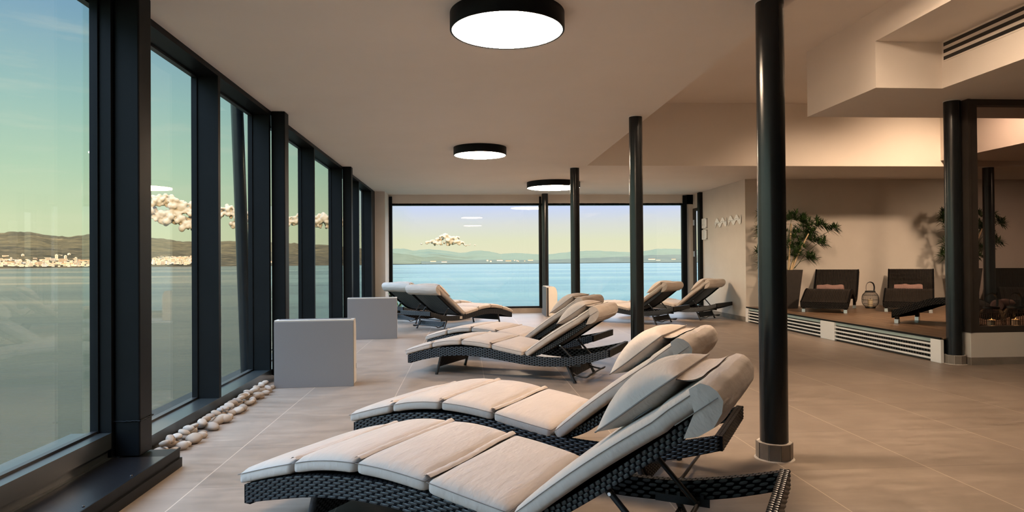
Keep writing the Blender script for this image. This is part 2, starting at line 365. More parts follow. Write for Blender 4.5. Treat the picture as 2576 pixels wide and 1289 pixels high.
mb = MB(); mb.box(XG-.02, XG+.02, 3.66, 13.71, .105, .118); mb.box(XG-.02, XG+.02, -2.5, 13.71, 2.485, 2.50); tag(put('window_1_gasket', mb, M_black), kind='structure')
for i, (a, b_) in enumerate(mull):
    g_ = XG1 if b_ < 3.7 else XG
    mb = MB(); mb.box(g_-.012, XL, a, b_, .105, 2.50); mb.box(g_-.02, g_+.02, a-.012, b_+.012, .105, 2.50)
    tag(put('window_%d_mullion' % (i+2), mb, M_frame), kind='structure')
for i in range(len(mull)-1):
    a, b_ = mull[i][1], mull[i+1][0]
    g_ = XG1 if b_ < 3.7 else XG
    mb = MB(); mb.box(g_-.004, g_+.004, a, b_, .232 if b_ < 3.7 else .105, 2.50); tag(put('window_%d_glass' % (i+2), mb, M_glassL), kind='structure')
# steel pillars in front of the glazing
def pillar(y0, y1, zb, label):
    t = thing('steel_pillar', (-1.765, (y0+y1)/2, zb), label=label, cat='pillar', group='square steel pillars along the left windows')
    hy = (y1-y0)/2; z1 = .17-zb
    mb = MB(); mb.bbox(-.063, .065, -hy, hy, 0, ZC-zb, r=.008, seg=3); put('shaft', mb, M_frame, t)
    mb = MB(); ring = [(-.066, -hy-.003), (.068, -hy-.003), (.068, hy+.003), (-.066, hy+.003)]
    random.seed(3)
    for (ax_, ay_), (bx_, by_) in zip(ring, ring[1:]+ring[:1]):
        pts = [(ax_+(bx_-ax_)*k/14, ay_+(by_-ay_)*k/14, .285-zb+random.uniform(-.002, .002)) for k in range(15)]
        mb.tube(pts, .004, 6)
    put('weld_bead', mb, M_frame, t)
    return t
pillar(3.63, 3.77, .10, 'square black steel pillar nearest the viewer, behind the tread plate box')
pillar(6.475, 6.61, .045, 'square black steel pillar just behind the nearer grey convector')
pillar(10.16, 10.29, .045, 'square black steel pillar beside the farther grey convector')
# inclined brace outside
mb = MB(); mb.tube([(-2.5, 7.54, 3.05), (-2.5, 7.90, -.6)], .066, 24); mb.box(-2.6, -2.03, 7.42, 7.68, 2.92, 3.1)
tag(put('steel_brace', mb, M_colm), 'leaning dark round steel brace outside the left windows', 'brace')
sbox('roof_fascia', -2.06, -2.03, -6.2, 14.75, 2.52, 4.2, mat=M_frame)
sbox('outer_floor_edge', -2.9, -2.03, -6.2, 15.2, -1.2, -.25, mat=M_frame)
# step box with tread plate
t = thing('tread_plate_box', (-1.69, 0, 0), label='low black steel box with tread plate top under the left window', cat='step box')
mb = MB(); mb.box(-.14, .13, -2.5, 3.78, 0, .094); mb.box(.13, .142, -2.5, 3.78, 0, .05); mb.box(.128, .134, -2.5, 3.78, .094, .104); put('casing', mb, M_frame, t)
mb = MB(); mb.box(-.138, .127, -2.5, 3.62, .094, .1); put('tread_plate', mb, M_tread, t)
for yy in (1.55, 2.0, 2.45, 2.9, 3.3):
    mb = MB(); mb.lathe([(.006, .1), (.006, .1035), (.001, .105)], 10, .105, yy); put('screw', mb, M_black, t)

# ------------------------------------------------------------------ back windows
def backwin(n, x0, x1, z0, z1):
    mb = MB(); f = .04
    mb.box(x0-f, x0, YB, YB+.08, z0-f, z1+f); mb.box(x1, x1+f, YB, YB+.08, z0-f, z1+f); mb.box(x0, x1, YB, YB+.08, z1, z1+f); mb.box(x0, x1, YB, YB+.08, z0-f, z0)
    tag(put('window_%d_frame' % n, mb, M_frame), kind='structure')
    mb = MB(); mb.box(x0, x1, YB+.04, YB+.048, z0, z1); tag(put('window_%d_glass' % n, mb, M_glass), kind='structure')
backwin(20, -1.56, 1.575, .14, 2.315); backwin(21, 1.665, 4.72, .14, 2.315)
sbox('window_20_post', -1.62, -1.555, YB-.035, YB+.05, .10, 2.50, mat=M_frame)
sbox('window_21_post', 1.58, 1.625, YB-.035, YB+.05, .10, 2.50, mat=M_frame)
sbox('window_22_post', 4.735, 4.82, YB-.035, YB+.05, .10, 2.52, mat=M_frame)
# side door
mb = MB(); mb.box(XS-.01, XS+.03, 14.28, 14.40, 0, 2.23); mb.box(XS-.01, XS+.05, 13.98, 14.28, 2.17, 2.23); mb.box(XS-.01, XS+.05, 13.94, 13.98, 0, 2.17); tag(put('door_1_frame', mb, M_darkbrown), kind='structure')
mb = MB(); mb.box(XS+.01, XS+.018, 13.98, 14.28, 0, 2.17); tag(put('door_1_glass', mb, M_glass), kind='structure')
for z in (1.92, 1.24):
    mb = MB(); mb.bbox(XS-.03, XS-.008, 14.29, 14.36, z-.06, z+.06, r=.004); tag(put('door_1_hinge', mb, M_silver), kind='structure')
sbox('trim_side_post', XS-.07, XS, 13.80, 13.93, 0, 2.53, mat=M_frame)

# ------------------------------------------------------------------ enclosure window on the low partition
mb = MB(); y0, y1 = 6.60, 6.68
mb.box(5.185, 5.215, y0-.01, y1+.01, .33, 2.75); mb.box(5.215, 5.29, y0, y1, .33, 2.75); mb.box(5.29, 11.9, y0, y1, 2.685, 2.75); mb.box(5.29, 11.9, y0, y1, .33, .395); mb.box(8.5, 8.6, y0, y1, .395, 2.685)
tag(put('window_30_frame', mb, M_darkbrown), kind='structure')
mb = MB(); mb.box(5.29, 11.9, 6.64, 6.648, .395, 2.685); tag(put('window_30_glass', mb, M_glassR), kind='structure')

# ------------------------------------------------------------------ round columns
def column(x, y, r, z0, z1, label, collar=True):
    t = thing('round_column', (x, y, z0), label=label, cat='column', group='round black steel columns')
    mb = MB(); mb.lathe([(r, .0), (r, z1-z0)], 48, cap=False); put('shaft', mb, M_colm, t)
    mb = MB(); mb.lathe([(r+.003, z1-z0-.006), (r+.003, z1-z0)], 48); put('top_seal', mb, M_white, t)
    if collar:
        R_ = r+.022; n = 10; a0 = .23
        mb = MB(); mb.lathe([(R_-.003, 0), (R_-.003, .092), (r+.002, .094)], 10, cap=False, sm=False)
        # rotate the ring so its joints match the tiles
        mb.v = [(vx*math.cos(a0)-vy*math.sin(a0), vx*math.sin(a0)+vy*math.cos(a0), vz) for vx, vy, vz in mb.v]
        mb.lathe([(R_+.010, 0), (R_+.006, .004), (R_-.004, .005)], 40, cap=False)
        put('grout_bed', mb, M_grout, t)
        for k in range(n):
            a = a0+2*PI*k/n; b_ = a0+2*PI*(k+1)/n
            A = Vector((math.cos(a), math.sin(a), 0))*R_; B = Vector((math.cos(b_), math.sin(b_), 0))*R_; e = (B-A)*.05; A, B = A+e, B-e; nrm = ((A+B)/2).normalized()*.005
            vs_ = []
            for p in (A-nrm, B-nrm, B+nrm*.3, A+nrm*.3): vs_.append((p.x, p.y, .004))
            for p in (A-nrm, B-nrm, B+nrm*.3, A+nrm*.3): vs_.append((p.x, p.y, .092))
            mb = MB(); mb.add(vs_, [(0, 1, 2, 3), (7, 6, 5, 4), (0, 4, 5, 1), (1, 5, 6, 2), (2, 6, 7, 3), (3, 7, 4, 0)]); put('collar_tile', mb, M_skirt, t)
    return t
column(1.70, 3.63, .075, 0, ZC, 'thick black round column nearest the viewer, full height with tiled collar')
column(1.70, 6.60, .066, 0, ZC, 'black round column second in line, base hidden behind the raised head pillows')
column(1.68, 10.25, .071, 0, ZC, 'black round column third in line, in front of the farthest ceiling lamp')
column(1.675, 14.12, .068, 0, ZC, 'black round column against the sea window, behind the upright convector')
column(5.095, 6.70, .078, 0, 2.75, 'shiny black round column at the corner of the glazed partition')
column(8.27, 10.1, .08, ZP, ZC, 'black round column seen through the smoked glass partition', collar=False)

# ------------------------------------------------------------------ ceiling lamps
def ceiling_lamp(x, y, R_, th, z, label, group='round flush ceiling lamps'):
    t = thing('ceiling_lamp', (x, y, z), label=label, cat='ceiling lamp', group=group)
    mb = MB(); mb.lathe([(R_, 0), (R_, -th+.004), (R_-.004, -th), (R_-.012, -th), (R_-.012, -th+.012)], 72, cap=False); put('lamp_rim', mb, M_frame, t)
    mb = MB(); mb.lathe([(.02, -th+.004), (R_-.012, -th+.004)], 72, cap=True, sm=False); put('diffuser', mb, M_disc, t)
    return t
ceiling_lamp(.249, 3.89, .333, .10, ZC, 'largest-looking round black rimmed ceiling lamp above the nearest loungers')
ceiling_lamp(.186, 8.46, .333, .10, ZC, 'round black rimmed ceiling lamp in the middle of the ceiling')
ceiling_lamp(1.60, 12.15, .485, .105, ZC, 'wide round black rimmed ceiling lamp farthest away beside the third column')
for (xx, yy) in ((2.9, 4.6),): ceiling_lamp(xx, yy, .40, .10, 3.5, 'round ceiling lamp high in the raised ceiling, out of view', 'lamps of the raised ceiling')
def downlight(x, y, z, energy, size, blend=.6, tilt=(0, 0)):
    t = thing('downlight', (x, y, z), label='small recessed ceiling spotlight above the wooden platform', cat='spotlight', group='recessed spotlights over the platform')
    mb = MB(); mb.lathe([(.045, 0), (.045, -.008), (.034, -.008), (.034, 0)], 24, cap=False); put('lamp_rim', mb, M_black, t)
    l = bpy.data.lights.new('spot', 'SPOT'); l.energy = energy; l.color = (1, .70, .46); l.spot_size = size; l.spot_blend = blend; l.shadow_soft_size = .16
    o = bpy.data.objects.new('spot_beam', l); col.objects.link(o); o.parent = t; o.location = (0, 0, -.03); o.rotation_euler = (tilt[0], tilt[1], 0)
downlight(6.9, 7.95, 3.5, 620, 1.9, 1.0, (.72, 0))
downlight(9.3, 8.3, 2.63, 420, 1.9, 1.0, (.70, 0))
downlight(5.2, 8.3, 3.5, 260, 2.0, 1.0, (.5, 0))

# ------------------------------------------------------------------ ceiling vent slots
t = thing('ceiling_vent', (4.62, 5.2, 3.1), label='long black slotted air vent in the raised ceiling edge', cat='air vent')
mb = MB(); mb.box(-.006, 0, -2.6, .97, -.10, .10); put('frame', mb, M_ceil, t)
for k in range(3):
    z = -.068+k*.066
    mb = MB(); mb.box(-.009, -.005, -2.6, .965, z-.017, z+.017); put('slot', mb, M_black, t)

# ------------------------------------------------------------------ platform front air grilles
def grille(y0, y1, label):
    t = thing('air_grille', (XS, (y0+y1)/2, 0), label=label, cat='air grille', group='white slatted grilles in the platform front')
    h = (y1-y0)/2
    mb = MB(); mb.box(.012, .028, -h, h, .01, ZP-.055); put('duct', mb, M_black, t)
    for k in range(4):
        z = .035+k*.05; mb = MB(); mb.bbox(-.012, .006, -h, h, z-.010, z+.010, r=.003); put('slat', mb, M_white, t)
    mb = MB()
    for k in range(int(2*h/.045)):
        yy = -h+.02+k*.045; mb.box(.004, .013, yy, yy+.006, .045, .175)
    put('louvre', mb, M_colm, t); return t
grille(9.12, 11.54, 'farther white slatted air grille in the platform front, behind the thick column')
grille(6.88, 8.76, 'nearer white slatted air grille in the platform front')
for (a, b_) in ((11.54, 11.65), (8.76, 9.12), (6.72, 6.88)):
    mb = MB(); mb.bbox(XS-.016, XS+.02, a, b_, .0, ZP-.02, r=.004)
    tag(put('grille_end_plate', mb, M_white), {11.54: 'narrow white end plate beside the sign wall corner', 8.76: 'wide white plate between the two platform grilles', 6.72: 'white end plate of the platform front next to the corner column'}[a], 'end plate')

# ------------------------------------------------------------------ fan convectors
def convector(x, y, rz, L, label):
    t = thing('fan_convector', (x, y, 0), rz, label=label, cat='convector heater', group='free-standing fan convectors')
    # local: x along length 0..L, y depth 0 (back, faces viewer) .. .22
    H = .595
    mb = MB(); mb.bbox(0, L, 0, .018, 0, H-.012, r=.002); put('back_panel', mb, M_greypanel, t)
    mb = MB(); mb.box(.01, L-.012, .018, .05, .01, H-.02); put('gap_shade', mb, M_darkbrown, t)  # dark strip standing in for the shaded gap between panel and casing
    prof = [(.05, 0.012), (.05, H-.02), (.018, H-.016), (.012, H-.002), (.02, H), (.15, H)]+[(.15+.075*math.sin(a), H-.16+.16*math.cos(a)) for a in [i*PI/2/8 for i in range(1, 9)]]+[(.225, .012)]
    mb = MB(); mb.prism(prof, 0, L, axis='x'); put('casing', mb, M_offwhite, t)
    mb = MB()
    for k in range(7): z = H-.10-k*.035; mb.box(.05, L-.05, .222-.03*max(0, 1-k/3)**2, .229-.03*max(0, 1-k/3)**2, z-.012, z+.012)
    put('front_grille', mb, M_black, t)
    mb = MB(); mb.box(.03, L-.03, .06, .14, H-.001, H+.003); put('top_vent', mb, M_greypanel, t)
    mb = MB()
    for k in range(4): mb.box(L, L+.002, .205, .22, .13+k*.012, .136+k*.012)
    put('side_slots', mb, M_black, t)
    return t
convector(-1.69, 6.045, .055, .685, 'nearer grey backed fan convector standing by the left windows')
convector(-1.695, 9.74, .09, .70, 'farther grey backed fan convector standing by the left windows')
convector(1.588, 13.99, -PI/2, .685, 'cream fan convector seen end-on in front of the sea window')

# ------------------------------------------------------------------ signs on the side wall
def notice(y0, y1, z0, z1, label, icons):
    t = thing('notice_board', (XS-.02, (y0+y1)/2, (z0+z1)/2), label=label, cat='notice board')
    hy, hz_ = (y1-y0)/2, (z1-z0)/2
    mb = MB(); mb.box(-.003, .003, -hy, hy, -hz_, hz_); put('acrylic_sheet', mb, M_white, t)
    mb = MB(); mb.bbox(-.0055, -.003, -hy+.02, hy-.02, -hz_+.01, hz_-.01, r=.001); put('paper', mb, M_white, t)
    mb = MB(); random.seed(int(z0*100))
    for k in range(7):
        z = hz_-.03-k*.024; L_ = random.uniform(.08, .12)
        if icons and k in (4, 5):
            if k == 4:
                for q in range(3): mb.box(-.0062, -.0055, .06-q*.05, .075-q*.05, z-.02, z+.004)
            continue
        mb.box(-.0062, -.0055, -.06, -.06+L_, z-.0015, z+.0015)
    put('print', mb, M_ink, t)
    for sy in (-1, 1):
        for sz in (-1, 1):
            mb = MB(); mb.tube([(-.012, sy*(hy-.012), sz*(hz_-.015)), (.02, sy*(hy-.012), sz*(hz_-.015))], .007, 10); put('standoff', mb, M_frame, t)
notice(13.53, 13.84, 1.765, 1.97, 'upper white notice sheet on standoffs beside the dark door post', True)
notice(13.53, 13.84, 1.53, 1.735, 'lower white notice sheet on standoffs beside the dark door post', False)
def wave_sign(y0, y1, z, label):
    t = thing('wave_sign', (XS-.015, (y0+y1)/2, z), label=label, cat='wall sign')
    h = (y1-y0)/2; n = 48; mb = MB(); F_ = []; K = []
    top = []; bot = []
    for k in range(n+1):
        s = k/n; yv = h-2*h*s   # left (far) to right (near)
        wv_ = .042*math.sin(s*4*PI-.4)
        tp = .046+wv_ if s < .93 else .046+wv_+(s-.93)*.6
        bt = -.052+wv_ if s > .06 else -.052+wv_-(.06-s)*.6
        top.append((yv, tp)); bot.append((yv, bt))
    for side in (-.005, .005):
        for (a, c) in zip(top, bot): K.append((side, a[0], a[1])); K.append((side, c[0], c[1]))
    m_ = 2*(n+1)
    for k in range(n):
        F_ += [(2*k, 2*k+1, 2*k+3, 2*k+2), (m_+2*k, m_+2*k+2, m_+2*k+3, m_+2*k+1), (2*k, 2*k+2, m_+2*k+2, m_+2*k), (2*k+1, m_+2*k+1, m_+2*k+3, 2*k+3)]
    mb.add(K, F_); put('wave_panel', mb, M_white, t)
    mb = MB(); mb.bbox(-.005, .005, h+.012, h+.03, -.03, .02, r=.002); put('end_tab', mb, M_white, t)
    mb = MB()
    for q, (s, dz) in enumerate(((.1, .0), (.28, -.012), (.47, -.004), (.64, .012), (.84, 0))):
        yv = h-2*h*s; mb.box(-.006, -.005, yv-.045, yv+.045, dz-.003, dz+.003)
    put('print', mb, M_ink, t)
    mb = MB(); mb.box(.005, .015, -h*.6, h*.6, -.01, .01); put('bracket', mb, M_silver, t)
wave_sign(12.47, 13.05, 1.838, 'left of the two white wave-shaped signs on the side wall')
wave_sign(11.80, 12.37, 1.845, 'right of the two white wave-shaped signs, nearest the wall corner')

# ------------------------------------------------------------------ pebbles
peb_meshes = []
for k in range(9):
    random.seed(50+k); bm = bmesh.new(); bmesh.ops.create_icosphere(bm, subdivisions=3, radius=1)
    sx_, sy_, sz_ = random.uniform(.85, 1.0), random.uniform(.6, .85), random.uniform(.42, .62)
    for v in bm.verts:
        q = v.co+Vector((k*7, 0, 0)); d = 1+.16*noise.noise(q*.9)+.07*noise.noise(q*2.1)
        v.co = Vector((v.co.x*sx_, v.co.y*sy_, v.co.z*sz_))*d
    me = bpy.data.meshes.new('pebble'); bm.to_mesh(me); bm.free(); me.materials.append(M_peb)
    for p in me.polygons: p.use_smooth = True
    peb_meshes.append(me)
random.seed(8)
yy = 3.84; idx = 0
while yy < 6.0:
    for rowk in range(2):
        s = random.choice((.034, .042, .05, .058))*random.uniform(.9, 1.08); x = (-1.772 if rowk == 0 else -1.695)+random.uniform(-.014, .022)
        o = link('pebble', peb_meshes[idx % 9], None, (x, yy+random.uniform(-.03, .03)+rowk*.035, s*.46), (random.uniform(-.25, .25), random.uniform(-.25, .25), random.uniform(0, 6.3))); o.scale = (s, s, s)
        tag(o, 'smooth pale beach pebble in the row along the window base', 'pebble', 'pebbles along the left window'); idx += 1
    if idx % 3 == 0:
        s = random.uniform(.034, .044); o = link('pebble', peb_meshes[(idx+4) % 9], None, (-1.745+random.uniform(-.01, .01), yy+.03, s*.46+.045), (random.uniform(-.3, .3), random.uniform(-.3, .3), random.uniform(0, 6.3))); o.scale = (s, s, s)
        tag(o, 'smooth pale pebble resting on top of the pebble row', 'pebble', 'pebbles piled on the row'); idx += 1
    yy += random.uniform(.076, .098)

# ------------------------------------------------------------------ cushioned wicker sun lounger (foot at -x, head raised towards +x, y 0..WL)
WL = .69
TOP = [(-.311, .176), (-.299, .182), (-.16, .222), (-.026, .253), (.12, .275), (.273, .286), (.43, .287), (.599, .278), (.76, .257), (.913, .238), (1.02, .229), (1.132, .224), (1.25, .226), (1.368, .235), (1.46, .252), (1.553, .272), (1.65, .296), (1.74, .320)]
BOT = [(-.296, .103), (-.19, .130), (-.082, .153), (.02, .175), (.124, .190), (.29, .203), (.457, .202), (.65, .184), (.838, .161), (.93, .150), (1.023, .143), (1.11, .141), (1.203, .143), (1.30, .149), (1.379, .158), (1.46, .174), (1.552, .195), (1.65, .224), (1.74, .254)]
MAT_ = [(-.335, .228), (-.25, .254), (-.15, .283), (-.032, .313), (.06, .336), (.18, .352), (.287, .356), (.40, .353), (.50, .344), (.606, .330), (.72, .309), (.83, .290), (.94, .272)]
def sm_interp(pts, x): # light smoothing of the polyline
    return (interp(pts, x-.04)+interp(pts, x)*2+interp(pts, x+.04))/4 if pts[0][0]+.04 < x < pts[-1][0]-.04 else interp(pts, x)
def weave(mb, P, U, V, L, Hh, Nn, cw=.050, rows=8, mi=0, rise=.0055):
    """bulged strand patches on a surface P(s,t) s,t in metres; Nn(s) outward normal"""
    nc = max(1, round(L/cw)); cw = L/nc
    for r in range(rows):
        for c in range(nc+1):
            s0 = (c-(.5 if r % 2 else 0))*cw; s1 = s0+cw*.86; s0 = max(s0, 0); s1 = min(s1, L)
            if s1-s0 < cw*.2: continue
            v = []
            for i in range(5):
                for j in range(3):
                    a = i/4; b_ = j/2; h = rise*(math.sin(PI*a)**.7)*(.35+.65*math.sin(PI*b_))-.0008
                    v.append(P(s0+(s1-s0)*a, (r+.05+.90*b_)/rows)+Nn(s0+(s1-s0)*a)*h)
            mb.add(v, [(i*3+j, (i+1)*3+j, (i+1)*3+j+1, i*3+j+1) for i in range(4) for j in range(2)], mi, True)
RT = .034
def frame_meshes():
    N_ = 90; X0, X1 = -.298, 1.74
    xs = [X0+(X1-X0)*k/N_ for k in range(N_+1)]
    def rail(yi, yo, out):
        core = MB(); v = []
        for x in xs:
            zt, zb = sm_interp(TOP, x), sm_interp(BOT, x)
            v += [(x, yi, zb), (x, yi, zt), (x, yo, zt), (x, yo, zb)]
        f = []
        for k in range(N_):
            for i in range(4): j = (i+1) % 4; f.append((k*4+i, k*4+j, (k+1)*4+j, (k+1)*4+i))
        f += [(0, 1, 2, 3), (N_*4+3, N_*4+2, N_*4+1, N_*4)]
        core.add(v, f, 0)
        # arc-length along the rail
        mid = [Vector((x, 0, (sm_interp(TOP, x)+sm_interp(BOT, x))/2)) for x in xs]; S = [0]
        for a, b_ in zip(mid, mid[1:]): S.append(S[-1]+(b_-a).length)
        tab = list(zip(S, xs)); L = S[-1]
        def P(s, t): x = interp(tab, s); zt, zb = sm_interp(TOP, x), sm_interp(BOT, x); return Vector((x, yo, zb+(zt-zb)*t))
        weave(core, P, None, None, L, 0, lambda s: Vector((0, out, 0)), mi=1)
        yn = -out
        def P2(s, t): x = interp(tab, s); zt, zb = sm_interp(TOP, x), sm_interp(BOT, x); return Vector((x, yi, zb+(zt-zb)*t))
        weave(core, P2, None, None, L, 0, lambda s: Vector((0, yn, 0)), mi=1, rows=5, cw=.05, rise=.002)
        def P3(s, t): x = interp(tab, s); return Vector((x, yi+(yo-yi)*t, sm_interp(TOP, x)))
        weave(core, P3, None, None, L, 0, lambda s: Vector((0, 0, 1)), mi=1, rows=2, cw=.022, rise=.003)
        def P4(s, t): x = interp(tab, s); return Vector((x, yi+(yo-yi)*t, sm_interp(BOT, x)))
        weave(core, P4, None, None, L, 0, lambda s: Vector((0, 0, -1)), mi=1, rows=2, cw=.03, rise=.002)
        return core
    def end(x0, x1, out, xt=0):
        zt, zb = sm_interp(TOP, x0 if out < 0 else 1.74), sm_interp(BOT, x0 if out < 0 else 1.74)
        if out < 0: zt, zb = .180, .103
        core = MB(); core.box(min(x0, x1), max(x0, x1), 0, WL, zb, zt, 0)
        xo = x0
        def P(s, t): return Vector((xo, s, zb+(zt-zb)*t))
        weave(core, P, None, None, WL, 0, lambda s: Vector((out, 0, 0)), mi=1)
        def P3(s, t): return Vector((x0+(x1-x0)*t, s, zt))
        weave(core, P3, None, None, WL, 0, lambda s: Vector((0, 0, 1)), mi=1, rows=2, cw=.022, rise=.003)
        return core
    ms = [M_core, M_wick]
    return dict(r0=rail(RT, 0, -1).mesh('side_rail', ms), r1=rail(WL-RT, WL, 1).mesh('side_rail', ms),
                e0=end(-.303, -.27, -1).mesh('foot_rail', ms), e1=end(1.752, 1.718, 1).mesh('head_rail', ms))
FR = frame_meshes()
def soft(mb, x0, x1, y0, y1, zfun, th, r=.020, puff=.019, n=(12, 22, 4), seed=0):
    hx, hy, hzz = (x1-x0)/2, (y1-y0)/2, th/2
    def fn(u, v, w_):
        p = Vector((u*hx, v*hy, w_*hzz)); q = Vector((max(-hx+r, min(hx-r, p.x)), max(-hy+r, min(hy-r, p.y)), max(-hzz+r, min(hzz-r, p.z))))
        d = p-q
        if d.length > 1e-9: p = q+d.normalized()*min(r, d.length)
        pf = puff*(max(0, 1-u*u)**.5)*(max(0, 1-v**4)**.5)
        wr = .0022*noise.noise(Vector((p.x*28+seed*9, p.y*7, 0)))*(abs(u)**2)
        X = (x0+x1)/2+p.x; Z = zfun(X)-hzz+p.z+(pf+wr if w_ > .2 else (0 if w_ > -.2 else -pf*.1))
        return Vector((X, (y0+y1)/2+p.y, Z))
    mb.rcube(fn, *n)
def rim_pipe(mb, x0, x1, y0, y1, zfun, dz=-.004, r=.0016, ins=.003):
    pts = []
    for k in range(13): x = x0+ins+(x1-x0-2*ins)*k/12; pts.append((x, y0+ins, zfun(x)+dz))
    for k in range(1, 9): pts.append((x1-ins, y0+ins+(y1-y0-2*ins)*k/8, zfun(x1)+dz))
    for k in range(13): x = x1-ins-(x1-x0-2*ins)*k/12; pts.append((x, y1-ins, zfun(x)+dz))
    for k in range(1, 9): pts.append((x0+ins, y1-ins-(y1-y0-2*ins)*k/8, zfun(x0)+dz))
    mb.tube(pts, r, 5)
CUT = [-.335, -.032, .287, .606, .936]
CY0, CY1 = -.006, WL+.006
mz = lambda x: sm_interp(MAT_, x)
CUSH = []; PIPE = []
for k in range(4):
    mb = MB(); soft(mb, CUT[k]+.003, CUT[k+1]-.004, CY0, CY1, mz, .055, seed=k); CUSH.append(mb.mesh('seat_cushion', M_fabric))
    mb = MB(); rim_pipe(mb, CUT[k]+.003, CUT[k+1]-.004, CY0, CY1, mz, dz=-.010, ins=-.0005); PIPE.append(mb.mesh('piping', M_seam))
# fabric flanges joining the segments
mb = MB()
for c in CUT[1:4]:
    def fl(u, v, c=c): yv = CY0+.012+(CY1-CY0-.024)*v; xo = .006*math.sin(v*7+c*9); return Vector((c-.017+.034*u+xo, yv, mz(c)+.0040+.010*math.sin(PI*u)+.0015*math.sin(v*60)*math.sin(PI*u)+.0015*noise.noise(Vector((u*3, v*14, c)))))
    mb.grid(fl, 4, 40); 
JOIN = mb.mesh('joining_flap', M_fabric)
# wicker seat deck
mb = MB()
mb.grid(lambda u, v: Vector((-.28+1.27*u, RT+(WL-2*RT)*v, sm_interp(TOP, -.28+1.27*u)-.006)), 50, 6); mb.grid(lambda u, v: Vector((-.28+1.27*u, RT+(WL-2*RT)*v, sm_interp(TOP, -.28+1.27*u)-.020)), 50, 6)
DECK = mb.mesh('seat_deck', M_wick)
# backrest, in its own frame: t along the slope, w perpendicular; origin at the pivot
LBK = .745
def wcurve(t): return -.012*math.sin(PI*min(1, t/.77))+(.03*(max(0, .16-t)/.16)**2)
mb = MB()
for (y0, y1) in ((.045, .075), (WL-.075, WL-.045)):
    n = 40; v = []
    for k in range(n+1):
        t = -.02+(LBK+.02)*k/n; c = wcurve(t); v += [(t, y0, -.064+c), (t, y0, -.022+c), (t, y1, -.022+c), (t, y1, -.064+c)]
    f = [(k*4+i, k*4+(i+1) % 4, (k+1)*4+(i+1) % 4, (k+1)*4+i) for k in range(n) for i in range(4)]+[(0, 1, 2, 3), (n*4+3, n*4+2, n*4+1, n*4)]
    mb.add(v, f, 0)
for yo, out in ((.045, -1), (WL-.045, 1)):
    weave(mb, lambda s, t, yo=yo: Vector((s-.02, yo, -.064+wcurve(s-.02)+.042*t)), None, None, LBK+.02, 0, lambda s, out=out: Vector((0, out, 0)), cw=.024, rows=3, mi=1, rise=.004)
mb.box(LBK-.02, LBK, .05, WL-.05, -.060, -.022, 0)
mb.grid(lambda u, v: Vector((-.02+(LBK+.01)*u, .07+(WL-.14)*v, -.026+wcurve(-.02+(LBK+.01)*u))), 30, 4, 0)
# ribbed underside
nr = 50
for k in range(nr):
    t0 = -.01+LBK*k/nr
    def rb(u, v, t0=t0): yv = .07+(WL-.14)*v; tt = t0+.0135*u+.0025*math.sin(v*2*PI*9); return Vector((tt, yv, -.046+wcurve(t0)-.007*math.sin(PI*u)))
    mb.grid(rb, 4, 36, 1)
BACK = mb.mesh('backrest', [M_core, M_wick])
bz = lambda t: .036+(.010*math.sin(PI*max(0, min(1, t/.62)))-.004)+(.006 if t > .6 else 0)
mb = MB(); soft(mb, -.012, .788, CY0, CY1, bz, .056, puff=.016, n=(34, 22, 4), seed=9); BCUSH = mb.mesh('back_cushion', M_fabric)
mb = MB(); rim_pipe(mb, -.012, .785, CY0, CY1, bz, dz=-.009, ins=-.0005); BPIPE = mb.mesh('piping', M_seam)
# hood that hooks over the top of the backrest
def hood_sec(p, k):
    return p
mb = MB(); ht0, ht1 = .635, .80
def hood(u, v):
    # u round the section in the t-w plane: back low edge -> end -> front edge ; v across
    path = [(.642, -.062), (.68, -.080), (.735, -.082), (.782, -.062), (.803, -.034), (.806, -.004), (.798, .022), (.780, .042), (.742, .046)]
    S = (len(path)-1)*u; i = min(int(S), len(path)-2); fr = S-i
    t_, w_ = path[i][0]+(path[i+1][0]-path[i][0])*fr, path[i][1]+(path[i+1][1]-path[i][1])*fr
    yv = CY0-.002+(CY1-CY0+.004)*v
    e = 1-abs(2*v-1)**8
    pf = .010*math.sin(PI*u)*(max(0, 1-(2*v-1)**6))
    wr = .004*noise.noise(Vector((t_*20, yv*9, w_*20)))
    cxn, cwn = .72, -.02
    d = Vector((t_-cxn, w_-cwn)); L_ = d.length or 1
    t_ += d.x/L_*(pf+wr); w_ += d.y/L_*(pf+wr)
    return Vector((t_, yv, w_))
mb.grid(hood, 24, 30)
for vv in (0.0, 1.0):
    rim = [hood(u/24, vv) for u in range(25)]; sg_ = -1 if vv == 0 else 1; c_ = Vector((.715, rim[0].y+sg_*.006, -.018))
    mid_ = [a.lerp(c_, .45)+Vector((0, sg_*.004, 0)) for a in rim]
    mb.add(rim+mid_+[c_], [(i, i+1, 26+i, 25+i) for i in range(24)]+[(25+i, 26+i, 50) for i in range(24)], 0, True)
HOOD = mb.mesh('head_hood', M_fabric)
mb = MB()
for yv in (CY0-.012, CY1+.012): mb.tube([(.645+(.80-.645)*k/10, yv, -.018) for k in range(11)], .0016, 5)
HPIPE = mb.mesh('piping', M_seam)
